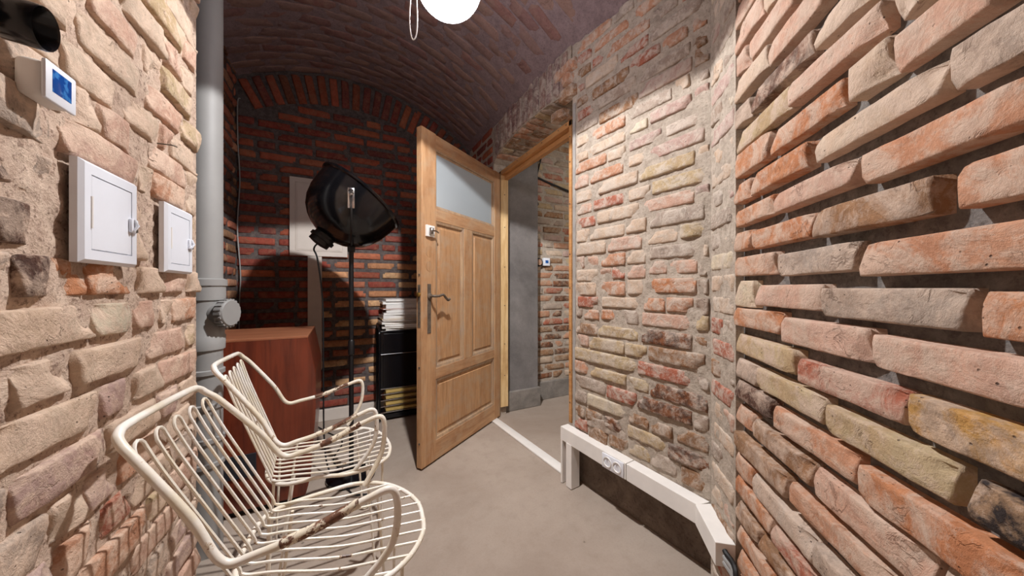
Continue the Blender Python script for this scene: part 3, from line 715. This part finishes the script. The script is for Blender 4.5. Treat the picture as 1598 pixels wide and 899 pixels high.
from_bm('faceplate', bm, M['white'], so)
for dx in (-.028, .028):
    bm = bmesh.new(); Ms = MW @ frame_to((dx, -.0075, zc), (0, -1, 0))
    lathe(bm, [(.024, 0), (.024, .004), (.0205, .004), (.0195, -.004)], 24, Ms, cap0=False, cap1=True); s_ = from_bm('socket_ring', bm, M['offwhite'], so)
    bm = bmesh.new()
    for q in (-.008, .008): lathe(bm, [(.0026, 0), (.0026, .002)], 10, MW @ frame_to((dx+q, -.005, zc), (0, -1, 0)))
    from_bm('socket_hole', bm, M['joint_dark'], s_)
    bm = bmesh.new(); lathe(bm, [(.0025, 0), (.002, .009)], 10, MW @ frame_to((dx, -.004, zc+.01), (0, -1, 0))); from_bm('earth_pin', bm, M['chrome'], s_)
cb = thing('cable_bundle', 'grey cables showing at the open end of the trunking', 'cable')
for j in range(3):
    bm = bmesh.new(); tube(bm, spline([WS.at(.19, .272-.018*j, .03), WS.at(.21, .27-.018*j, .032), WS.at(.235, .255-.02*j, .02), WS.at(.26, .22-.02*j, .024), WS.at(.275, .0+.01, .03)], 5), .008, 8); from_bm('cable', bm, M['pipe' if j else 'rubber'], cb)

# ---------------------------------------------------------------- left wall fittings
def hatch(t0, t1, z0, z1, label, name='wall_hatch'):
    h = thing(name, label, 'hatch', (-.43, t0, z0), 'white metal hatches on the lime-washed wall')
    w, hh = t1-t0, z1-z0; X = .016                                       # local x out of the wall, y along it
    bm = bmesh.new(); i = .024; P = []
    for off, x in ((0, -.0), (0, X-.006), (.006, X), (i, X), (i, X-.006)):
        P.append([bm.verts.new((x, off, off)), bm.verts.new((x, w-off, off)), bm.verts.new((x, w-off, hh-off)), bm.verts.new((x, off, hh-off))])
    for a, b in zip(P, P[1:]):
        for k in range(4): bm.faces.new((a[k], a[(k+1) % 4], b[(k+1) % 4], b[k]))
    bm.faces.new(P[0][::-1]); bm.faces.new(P[-1])
    from_bm('hatch_frame', bm, M['white'], h, smooth=False)
    bm = bmesh.new(); box(bm, X-.008, X-.0005, i+.0018, w-i-.0018, i+.0018, hh-i-.0018, .001); d = from_bm('hatch_door', bm, M['white'], h, smooth=False)
    bm = bmesh.new(); tube(bm, [(X, i, .065), (X, i, hh-.065)], .0025, 8); from_bm('hinge', bm, M['offwhite'], d)
    bm = bmesh.new(); box(bm, X-.001, X+.006, w-i-.014, w-i+.012, hh*.40, hh*.56, .003); tube(bm, [(X+.006, w-i-.008, hh*.42), (X+.011, w-i-.004, hh*.48), (X+.006, w-i-.006, hh*.55)], .003, 8); from_bm('latch', bm, M['white'], d)
    bm = bmesh.new(); box(bm, X+.0055, X+.0075, w-i+.001, w-i+.005, hh*.405, hh*.455); from_bm('slot', bm, M['iron'], d)
hatch(.875, 1.055, 1.147, 1.336, 'larger-looking white hatch below the thermostat')
hatch(1.193, 1.363, 1.143, 1.331, 'white hatch beside the grey drain pipe')
th = thing('thermostat', 'white thermostat with a blue screen below the black spotlight', 'thermostat', (-.43, .757, 1.389))
bm = bmesh.new(); box(bm, .002, .032, .0, .062, .0, .056, .009, seg=3); from_bm('housing', bm, M['offwhite'], th)
bm = bmesh.new(); box(bm, .030, .036, -.001, .063, -.002, .058, .003, seg=2); fp = from_bm('faceplate', bm, M['white'], th)
bm = bmesh.new(); box(bm, .0355, .0366, .011, .050, .013, .048, .0004); from_bm('screen', bm, M['screen'], fp)
sp = thing('wall_spotlight', 'black cylindrical spotlight on a bracket above the thermostat', 'spotlight', (-.43, .592, 1.449))
Ms = frame_to((.012, .078, .004), (.985, .05, -.10), (0, 0, 1))
bm = bmesh.new(); lathe(bm, [(.012, .022), (.026, .026), (.0275, .031), (.0275, .066), (.0265, .068), (.0245, .066), (.0225, .045), (.010, .032)], 36, Ms); from_bm('lamp_head', bm, M['black_gloss'], sp)
bm = bmesh.new(); lathe(bm, [(.0085, .034), (.008, .042), (.003, .046)], 20, Ms); from_bm('reflector_bulb', bm, M['grille'], sp)
bm = bmesh.new(); box(bm, .004, .04, -.03, .040, -.05, -.006, .006); from_bm('base_plate', bm, M['black_gloss'], sp)
bm = bmesh.new(); tube(bm, fillet([(.03, .0, -.005), (.035, .01, .03), (.03, .045, .035), (.03, .07, .012)], .015), .010, 12); from_bm('bracket_arm', bm, M['chrome'], sp)
bm = bmesh.new(); tube(bm, fillet([(.0, 0, .0), (.03, 0, .001), (.034, .012, .002)], .006), .0018, 8); o = from_bm('wall_hook', bm, M['iron']); o.location = (-.425, 1.17, 1.475); tag(o, 'small bent metal hook in the wall above the hatches', 'hook')

# ---------------------------------------------------------------- drain pipe
pp = thing('drain_pipe', 'grey plastic drain pipe rising beside the end of the left brick wall', 'pipe', (-.504, 1.79, 0))
bm = bmesh.new(); lathe(bm, [(.055, 1.0), (.055, 2.62)], 40); from_bm('pipe_run', bm, M['pipe'], pp)
bm = bmesh.new(); lathe(bm, [(.055, .0), (.055, .86)], 40); from_bm('pipe_run', bm, M['pipe'], pp)
bm = bmesh.new(); lathe(bm, [(.056, .84), (.062, .845), (.064, .90), (.060, .905), (.059, 1.045), (.064, 1.05), (.064, 1.105), (.069, 1.11), (.069, 1.135), (.056, 1.14)], 40); cl = from_bm('cleanout_body', bm, M['pipe'], pp)
cdir = Vector((.93, -.36, 0)).normalized()
bm = bmesh.new(); lathe(bm, [(.047, 0), (.047, .075)], 32, frame_to((0, 0, .995), cdir, (0, 0, 1))); from_bm('cleanout_neck', bm, M['pipe'], pp)
bm = bmesh.new(); Mc = frame_to(cdir*.066+Vector((0, 0, .995)), cdir, (0, 0, 1))
lathe(bm, [(.056, 0), (.057, .006), (.057, .028), (.052, .034)], 40, Mc)
for k in range(20):
    a = 2*math.pi*k/20; box(bm, .056, .0605, -.004, .004, .004, .029, 0, Mc @ Matrix.Rotation(a, 4, 'Z'))
cap_ = from_bm('screw_cap', bm, M['pipe'], pp); cap_['label'] = 'ribbed screw cap'
for z in (.74, .60, .46, .36):
    bm = bmesh.new(); lathe(bm, [(.055, z), (.062, z+.004), (.062, z+.02), (.055, z+.024)], 40); from_bm('collar', bm, M['pipe'], pp)
for p, rr_ in (((.0, .12, .865), 1),):
    bm = bmesh.new(); lathe(bm, [(.0, 0), (.035, .0), (.04, .01), (.03, .05), (.028, .065)], 20, Matrix.Translation((-.60, 1.965, .845)), cap0=False); o = from_bm('clay_pot', bm, M['clay']); tag(o, 'small clay-coloured cup tucked behind the pipe cap on the red-brown cabinet', 'cup')

# ---------------------------------------------------------------- red-brown cabinet
cab = thing('wooden_cabinet', 'red-brown veneered cabinet with slanted edge behind the wire chairs', 'cabinet', (-.4, 2.2, 0))
prof = [(-.262, .03), (.232, .03), (.255, .12), (.277, .45), (.277, .66), (.241, .845), (-.262, .845)]
def cabpart(name, poly, y0, y1, mat, bev=.003):
    bm = bmesh.new(); a = [bm.verts.new((x, y0, z)) for x, z in poly]; b = [bm.verts.new((x, y1, z)) for x, z in poly]
    bm.faces.new(a); bm.faces.new(b[::-1])
    for i in range(len(a)): bm.faces.new((a[i], b[i], b[(i+1) % len(a)], a[(i+1) % len(a)]))
    bmesh.ops.bevel(bm, geom=bm.edges[:], offset=bev, segments=1, affect='EDGES')
    return from_bm(name, bm, M[mat], cab, smooth=False)
cabpart('body', prof, -.205, .285, 'cherry')
cabpart('front_panel', prof, -.225, -.206, 'cherry')
bm = bmesh.new(); box(bm, -.264, .243, -.226, .286, .842, .853, .002); from_bm('top', bm, M['cherry_top'], cab, smooth=False)
bm = bmesh.new(); box(bm, -.23, .2, -.2, .26, 0, .032); from_bm('plinth', bm, M['joint_dark'], cab, smooth=False)
bm = bmesh.new(); box(bm, -.11, .03, -.232, -.224, .19, .30, .002); g_ = from_bm('grille', bm, M['grille'], cab, smooth=False); g_['label'] = 'small dark mesh grille'

# ---------------------------------------------------------------- things on the back wall
pb = thing('wall_panel', 'cream panel box on the dark brick wall behind the black lamp', 'panel', (-.367, TB, 1.36))
bm = bmesh.new(); P = []
for off, y in ((0, 0), (0, -.04), (.036, -.04), (.037, -.036), (.040, -.036), (.041, -.041)):
    P.append([bm.verts.new((off, y, off)), bm.verts.new((.406-off, y, off)), bm.verts.new((.406-off, y, .622-off)), bm.verts.new((off, y, .622-off))])
for a, b in zip(P, P[1:]):
    for k in range(4): bm.faces.new((a[k], a[(k+1) % 4], b[(k+1) % 4], b[k]))
bm.faces.new(P[0][::-1]); bm.faces.new(P[-1]); from_bm('panel_frame', bm, M['cream'], pb, smooth=False)
bm = bmesh.new(); box(bm, .05, .356, -.044, -.040, .05, .572, .001); from_bm('panel_door', bm, M['cream'], pb, smooth=False)
bm = bmesh.new(); box(bm, -.247, -.148, TB-.034, TB-.004, .43, 1.358, .002); tag(from_bm('cable_duct', bm, M['cream'], smooth=False), 'vertical cream cable duct dropping from the panel box', 'duct')
bm = bmesh.new(); box(bm, -.69, 1.14, TB-.03, TB-.002, 0, .095, .004); struct(from_bm('baseboard_back', bm, M['cream'], smooth=False))
bm = bmesh.new(); tube(bm, spline([(-.675, TB-.02, 2.52), (-.690, TB-.025, 2.48), (-.688, TB-.03, 2.2), (-.676, TB-.03, 1.9), (-.690, TB-.03, 1.55), (-.672, TB-.03, 1.2), (-.68, TB-.03, .9), (-.68, TB-.03, .1)], 8), .004, 8); tag(from_bm('grey_cable', bm, M['pipe']), 'thin grey cable hanging down the dark back corner', 'cable')
bm = bmesh.new(); tube(bm, spline([(-.162, TB-.04, .44), (-.165, TB-.05, .3), (-.17, TB-.05, .12), (-.2, TB-.09, .03), (-.12, TB-.25, .008), (.0, TB-.5, .006), (-.05, 2.35, .006), (.02, 2.15, .006)], 7), .004, 8); tag(from_bm('floor_cable', bm, M['rubber']), 'black cable running along the floor to the lamp foot', 'cable')

# ---------------------------------------------------------------- black reflector lamp on a stand
rx = Vector((.8855, -.4647, 0)); fw = Vector((.4647, .8855, 0)); up = Vector((0, 0, 1))
LX, LY = .047, 2.10
lp = thing('reflector_lamp', 'large black dome reflector lamp on a thin black floor stand', 'lamp', (LX, LY, 0))
bm = bmesh.new(); lathe(bm, [(.125, 0), (.13, .008), (.13, .02), (.11, .032), (.05, .045), (.02, .05)], 40); from_bm('base', bm, M['black_gloss'], lp)
bm = bmesh.new(); lathe(bm, [(.0125, .04), (.0125, 1.36)], 16); from_bm('pole', bm, M['black'], lp)
bm = bmesh.new(); lathe(bm, [(.012, .71), (.018, .715), (.018, .79), (.012, .8)], 20); from_bm('pole_clamp', bm, M['black'], lp)
fw = Vector((.0, 0, 0))-rx*.445+Vector((.4647, .8855, 0))*.895; rx = Vector((fw.y, -fw.x, 0)).normalized(); fw.normalize()
ax = (rx*.62+up*.78+fw*.06).normalized()
Cr = Vector((0, 0, 0))+rx*.055+up*1.625                                   # rim centre
Mb = frame_to(Cr, ax, fw)
bm = bmesh.new()
outer = [(r*.93, h*.94) for r, h in [(.055, -.318), (.075, -.312), (.11, -.300), (.155, -.274), (.195, -.238), (.226, -.19), (.247, -.13), (.258, -.06), (.262, -.012), (.272, -.006), (.274, .004), (.268, .010)]]
inner = [(r-.004, h+.003) for r, h in outer[:-3]][::-1]
lathe(bm, outer+[(.243, .008)]+inner, 56, Mb, cap0=False, cap1=False); bw = from_bm('reflector_bowl', bm, M['black_gloss'], lp)
bm = bmesh.new(); lathe(bm, [(.03, -.36), (.055, -.355), (.055, -.332), (.066, -.33), (.066, -.313), (.056, -.31), (.056, -.292)], 32, Mb); sk = from_bm('socket_collar', bm, M['black'], lp)
bm = bmesh.new(); lathe(bm, [(.02, -.30), (.025, -.22), (.05, -.15), (.045, -.10), (.0, -.09)], 24, Mb); from_bm('bulb', bm, M['offwhite'], lp)
bm = bmesh.new()
piv = Cr-ax*.09
for sgn in (-1, 1):
    e = piv+fw*sgn*.255; 
    p = [Vector((0, 0, 1.35)), Vector((0, 0, 1.352))+fw*sgn*.10+up*(.0)]
    pts = spline([(0, 0, 1.345), fw*sgn*.10+up*1.35, fw*sgn*.22+up*1.40+rx*.0, fw*sgn*.262+up*1.48, e], 5)
    tube(bm, pts, .006, 8)
box(bm, -.02, .02, -.02, .02, 1.31, 1.36, .004)
from_bm('yoke', bm, M['black'], lp)
bm = bmesh.new(); e = piv-fw*.258
Mk = axes(e, rx, fw, up); box(bm, -.016, .016, -.006, .006, -.05, .055, .003, Mk); lathe(bm, [(.014, 0), (.014, .012), (.008, .018)], 20, frame_to(e+up*.03-fw*.006, -fw, up)); br_ = from_bm('bracket_plate', bm, M['chrome'], lp); br_['label'] = 'silver bracket plate'
s0 = Cr-ax*.355
bm = bmesh.new(); tube(bm, spline([s0, s0-ax*.03-up*.01, s0-up*.10, Vector((-.147, .08, 1.0)), Vector((-.145, .10, .6)), Vector((-.14, .10, .2)), Vector((-.11, .06, .03)), Vector((-.02, -.13, .006)), Vector((.02, -.2, .006)), Vector((.15, -.25, .006))], 8), .0045, 8); from_bm('power_cord', bm, M['rubber'], lp)

# ---------------------------------------------------------------- rack with magazines, behind the door
rk = thing('media_rack', 'glossy black rack with chrome bars and yellow slats behind the door', 'rack', (.27, 2.86, 0))
for x in (.0, .52):
    bm = bmesh.new(); tube(bm, fillet([(x, -.02, .01), (x, -.02, .75), (x, .2, .80), (x, .2, .01)], .05, 6), .010, 10); from_bm('side_loop', bm, M['black_gloss'], rk)
bm = bmesh.new(); box(bm, .012, .508, .0, .18, .728, .744, .003); from_bm('top_shelf', bm, M['black_gloss'], rk, smooth=False)
bm = bmesh.new(); box(bm, .012, .508, .015, .17, .26, .728, .002); from_bm('cabinet_body', bm, M['black_gloss'], rk, smooth=False)
bm = bmesh.new(); box(bm, .03, .49, .004, .016, .56, .72, .002); from_bm('upper_flap', bm, M['black_gloss'], rk, smooth=False)
bm = bmesh.new(); box(bm, .03, .49, .004, .016, .275, .545, .002); from_bm('lower_flap', bm, M['black_gloss'], rk, smooth=False)
for z in (.553, .268, .222, .172, .122, .072):
    bm = bmesh.new(); tube(bm, [(.0, -.012, z), (.52, -.012, z)], .004, 8); from_bm('chrome_bar', bm, M['chrome'], rk)
for z in (.236, .186, .136, .086):
    bm = bmesh.new(); box(bm, .05, .49, -.005, .15, z-.008, z+.014, .002); from_bm('slat', bm, M['yellow_wood'], rk, smooth=False)
for z in (.05,):
    bm = bmesh.new(); box(bm, .01, .51, -.01, .18, .02, .055, .002); from_bm('bottom_rail', bm, M['black_gloss'], rk, smooth=False)
MAGS = [('thin', .018, (222, 214, 200)), ('pale', .014, (206, 196, 180)), ('cream', .02, (214, 204, 186)), ('white', .022, (226, 222, 214)), ('brown', .012, (86, 58, 40)),
        ('yellow', .012, (206, 160, 60)), ('white', .03, (228, 226, 222)), ('grey', .02, (196, 194, 190)), ('white', .026, (230, 228, 224)), ('orange', .01, (180, 96, 60)), ('white', .034, (222, 224, 226)), ('pale', .024, (212, 214, 216)), ('white', .022, (228, 230, 230))]
MLAB = ['cream magazine at the very bottom of the stack on the black rack', 'thin beige magazine second from the bottom of the stack', 'cream magazine third from the bottom of the stack', 'thick white magazine under the brown-covered one', 'thin dark brown magazine in the middle of the stack',
        'yellow-covered magazine poking out of the stack', 'thick white magazine lying on the yellow one', 'grey magazine in the upper half of the stack', 'white magazine under the thin orange one', 'thin orange-red magazine near the top of the stack',
        'thickest pale magazine just under the top two', 'pale grey magazine second from the top of the stack', 'white magazine topmost on the stack behind the door']
z = .745
for i, ((nm, h, c), lab) in enumerate(zip(MAGS, MLAB)):
    a = R.uniform(-.10, .10); ox = R.uniform(-.022, .016)-(.03 if nm in ('brown', 'yellow', 'orange') else 0)
    g = thing('magazine', lab, 'magazine', (.31+ox, 2.87+R.uniform(-.008, .008), z), 'magazines stacked on the black rack', a)
    cm = plain('cover_%d' % i, rgb(*c), .35, 0, .08, 30)
    bm = bmesh.new(); box(bm, 0, .30, .0, .20, .0, .0014); box(bm, 0, .30, .0, .20, h-.0014, h-.0002); box(bm, .299, .3005, 0, .2, 0, h-.0002); from_bm('cover', bm, cm, g, smooth=False)
    bm = bmesh.new(); box(bm, .003, .299, .002, .197, .0015, h-.0015)
    from_bm('pages', bm, M['offwhite'], g, smooth=False)
    z += h

# ---------------------------------------------------------------- pendant lamp
pl = thing('globe_lamp', 'glowing white globe lamp hanging below the vault', 'lamp', PEND)
bm = bmesh.new(); bmesh.ops.create_uvsphere(bm, u_segments=40, v_segments=24, radius=.113); bmesh.ops.scale(bm, vec=(1.07, 1.07, .98), verts=bm.verts[:]); from_bm('globe', bm, M['globe'], pl)
bm = bmesh.new(); lathe(bm, [(.045, .10), (.05, .105), (.05, .16), (.03, .19), (.008, .2)], 28); from_bm('lamp_holder', bm, M['offwhite'], pl)
zv = vault_z(PEND[0])-PEND[2]
bm = bmesh.new(); tube(bm, [(0, 0, .19), (0, 0, zv-.01)], .005, 10); from_bm('cord', bm, M['offwhite'], pl)
bm = bmesh.new(); lathe(bm, [(.05, zv-.03), (.045, zv-.045), (.02, zv-.06)], 28); from_bm('ceiling_rose', bm, M['offwhite'], pl)
bm = bmesh.new(); tube(bm, spline([(.0, .0, zv-.03), (-.07, -.01, .42), (-.122, -.012, .1), (-.119, -.012, -.1), (-.117, -.012, -.2), (-.122, -.012, -.248), (-.132, -.012, -.262), (-.140, -.012, -.24), (-.143, -.012, -.18), (-.135, -.012, -.02), (-.14, -.012, .2), (-.06, .0, zv-.04)], 8), .0022, 8); from_bm('loose_wire', bm, M['offwhite'], pl)

# ---------------------------------------------------------------- hallway fittings
hc = thing('hall_cable', 'black cable with round boxes down the hallway brick wall', 'cable')
bm = bmesh.new(); tube(bm, spline([(1.80, 2.685, 2.6), (1.675, 2.68, 2.16), (1.668, 2.68, 1.9), (1.672, 2.68, 1.6), (1.668, 2.68, 1.37)], 6), .006, 8); from_bm('cable_run', bm, M['rubber'], hc)
bm = bmesh.new(); tube(bm, spline([(1.675, 2.68, 2.18), (1.80, 2.68, 2.15), (1.95, 2.68, 2.12), (2.3, 2.68, 2.05)], 6), .010, 8); from_bm('cable_run', bm, M['rubber'], hc)
for z, r_ in ((1.915, .022), (1.60, .014)):
    bm = bmesh.new(); lathe(bm, [(r_, 0), (r_, .03), (r_*.8, .035)], 20, frame_to((1.668, 2.69, z), (0, -1, 0))); from_bm('cable_clip', bm, M['rubber'], hc)
bm = bmesh.new(); Mj = frame_to((1.690, 2.69, 1.35), (0, -1, 0)); lathe(bm, [(.042, 0), (.042, .035), (.034, .04)], 28, Mj); jb = from_bm('round_switch', bm, M['rubber'], hc)
bm = bmesh.new(); lathe(bm, [(.030, .038), (.028, .046)], 24, Mj); from_bm('switch_face', bm, M['clay'], jb)
ht = thing('hall_thermostat', 'small white thermostat on the brick wall seen through the doorway', 'thermostat', (1.745, 2.69, 1.318))
bm = bmesh.new(); box(bm, 0, .078, -.03, 0, 0, .078, .005); from_bm('housing', bm, M['white'], ht)
bm = bmesh.new(); box(bm, .022, .056, -.032, -.029, .026, .054, .0005); from_bm('screen', bm, M['screen'], ht)

# ---------------------------------------------------------------- the two wire chairs
def make_chair(label, loc, rot, S, rust_arms):
    ch = thing('wire_chair', label, 'chair', loc, 'cream wire armchairs', rot)
    SR, SL_, Bk, Q = S
    P1_ = tuple((a+b)/2 for a, b in zip(SR[0], SL_[0]))
    def side(P1_, P2_, P3_, P4_):
      half = [(P4_[0], P4_[1], P4_[2]), (P3_[0]+.002, P3_[1]+.008, P4_[2]*.55+P3_[2]*.45), (P3_[0], P3_[1]+.012, P3_[2]-.004), (P3_[0], P3_[1]-.05, P3_[2]-.008),
            ((P3_[0]+P2_[0])/2, (P3_[1]+P2_[1])/2, (P3_[2]+P2_[2])/2-.010), (P2_[0], P2_[1]+.045, P2_[2]+.002), (P2_[0]-.002, P2_[1]-.012, P2_[2]+.004),
            (P2_[0]*.62+P1_[0]*.38, P2_[1]*.65+P1_[1]*.35, P2_[2]*.64+P1_[2]*.36), (P2_[0]*.2+P1_[0]*.8, P2_[1]*.2+P1_[1]*.8, P2_[2]*.2+P1_[2]*.8)]
      corner = [(P1_[0]*.975, P1_[1]+.006, P1_[2]-.016), (P1_[0]*.90, P1_[1]-.004, P1_[2]-.001), (P1_[0]*.72, P1_[1]-.008, P1_[2]+.006)]
      return half+corner
    right_ = side(*SR); leftm = [(-x, y, z) for x, y, z in side(*SL_)][::-1]
    path = spline(right_+[(0, P1_[1]-.010, P1_[2]+.007)]+leftm, 7)
    bm = bmesh.new(); tube(bm, path, .0085 if rust_arms else .0078, 10); from_bm('arm_and_back_tube', bm, M['chair'], ch)
    n = len(path)
    for sx in (1, -1):
        P2_, P3_ = (SR if sx > 0 else SL_)[1:3]                             # flat worn strip on each arm
        a = Vector((sx*P3_[0], P3_[1]-.045, P3_[2]-.006)); b = Vector((sx*P2_[0], P2_[1]+.07, P2_[2]+.008))
        pts = [q for q in path if q.x*sx > .1 and P2_[1]+.085 < q.y < P3_[1]-.05 and q.z > P2_[2]-.01 and q.z < P3_[2]+.02]
        if len(pts) > 3:
            bm = bmesh.new(); tube(bm, [q+Vector((0, 0, .0012)) for q in pts], .0106 if rust_arms else .0086, 10); w_ = from_bm('arm_sleeve', bm, M['rust'], ch); w_['label'] = 'rust-worn arm sleeve'
    bx, by, bz = Bk
    ring = spline([(bx*.9, by-.012, bz+.006), (bx+.045, by+.04, bz-.002), (.205, .03, .415), (.226, .11, .410), (.208, .195, .403), (.155, .262, .396), (.075, Q[1]-.008, Q[2]+.002), (0, Q[1], Q[2]),
                   (-.075, Q[1]-.008, Q[2]+.002), (-.155, .262, .396), (-.208, .195, .403), (-.226, .11, .410), (-.205, .03, .415), (-bx-.045, by+.04, bz-.002), (-bx*.9, by-.012, bz+.006), (0, by-.022, bz+.008)], 6, closed=True)
    bm = bmesh.new(); tube(bm, ring, .0068, 10, closed=True); from_bm('seat_ring', bm, M['chair'], ch)
    def ring_front(x):
        best = None
        for a, b in zip(ring, ring[1:]+ring[:1]):
            if a.y > .0 and (a.x-x)*(b.x-x) <= 0 and abs(a.x-b.x) > 1e-6:
                q = a+(b-a)*((x-a.x)/(b.x-a.x))
                if best is None or q.y > best.y: best = q
        return best
    xs = [(-.158+.316*i/9) for i in range(10)]
    for i in range(0, 10, 2):                                            # five hairpins: up the back, over, and down, then out along the seat
        leg = []
        for j in (i, i+1):
            xt = xs[j]*.97; xb = xs[j]*.93; xf = xs[j]*1.22
            f = ring_front(xf)
            ytop = P1_[1]+.018; ztop = P1_[2]-.048
            top = Vector((xt, ytop, ztop)); low = Vector((xb, by-.006, bz+.040)); bend = Vector((xb, by+.008, bz+.012)); sit = Vector((xb*1.06, by+.07, bz+.003))
            midp = top*.42+low*.58+Vector((0, -.002, 0))
            midq = top*.8+low*.2+Vector((0, -.003, 0))
            s1 = sit*.6+f*.4+Vector((0, 0, -.012)); s2 = sit*.25+f*.75+Vector((0, 0, -.004))
            leg.append([top, midq, midp, low, bend, sit, s1, s2, f+Vector((0, .006, .002))])
        a, b = leg; r_ = (b[0].x-a[0].x)/2; c = (a[0]+b[0])/2
        arc = [c+Vector((-r_*math.cos(q), -.006*math.sin(q), r_*1.25*math.sin(q))) for q in [math.pi*k/6 for k in range(1, 6)]]
        pts = [Vector(p) for p in spline(a, 4)][::-1]+arc+spline(b, 4)
        bm = bmesh.new(); tube(bm, pts, .0036, 7); from_bm('rod', bm, M['chair'], ch)
    for sx in (1, -1):
        for (ax_, ay_, az_, fx_, fy_, dx_, dy_) in ((.17, .215, .40, .185, .225, .0, .06), (.14, -.085, .418, .16, -.12, .0, .06)):
            bm = bmesh.new(); a = Vector((sx*ax_, ay_-dy_/2, az_)); b = Vector((sx*ax_*.97, ay_+dy_/2, az_-.002)); f = Vector((sx*fx_, fy_, .006))
            tube(bm, fillet([a, f+Vector((0, -.012, 0)), f+Vector((0, .012, 0)), b], .012, 4), .0045, 8); from_bm('leg', bm, M['chair'], ch)
    return ch
SA = (((.183, -.275, .817), (.230, -.086, .555), (.231, .212, .626), (.219, .141, .408)), ((.176, -.282, .813), (.225, -.090, .551), (.230, .192, .629), (.215, .143, .403)), (.116, -.105, .428), (0, .315, .389))
SB = (((.176, -.267, .838), (.224, -.083, .568), (.228, .195, .629), (.220, .132, .408)), ((.185, -.252, .827), (.233, -.087, .574), (.230, .202, .629), (.222, .150, .422)), (.119, -.122, .404), (0, .300, .389))
make_chair('cream wire armchair with a long bare-rust strip on its arm, below the white hatches', (-.0926, 1.0516, 0), -1.6629, SA, True)
make_chair('cream wire armchair standing before the red-brown cabinet', (-.1104, 1.5635, 0), -1.5011, SB, False)
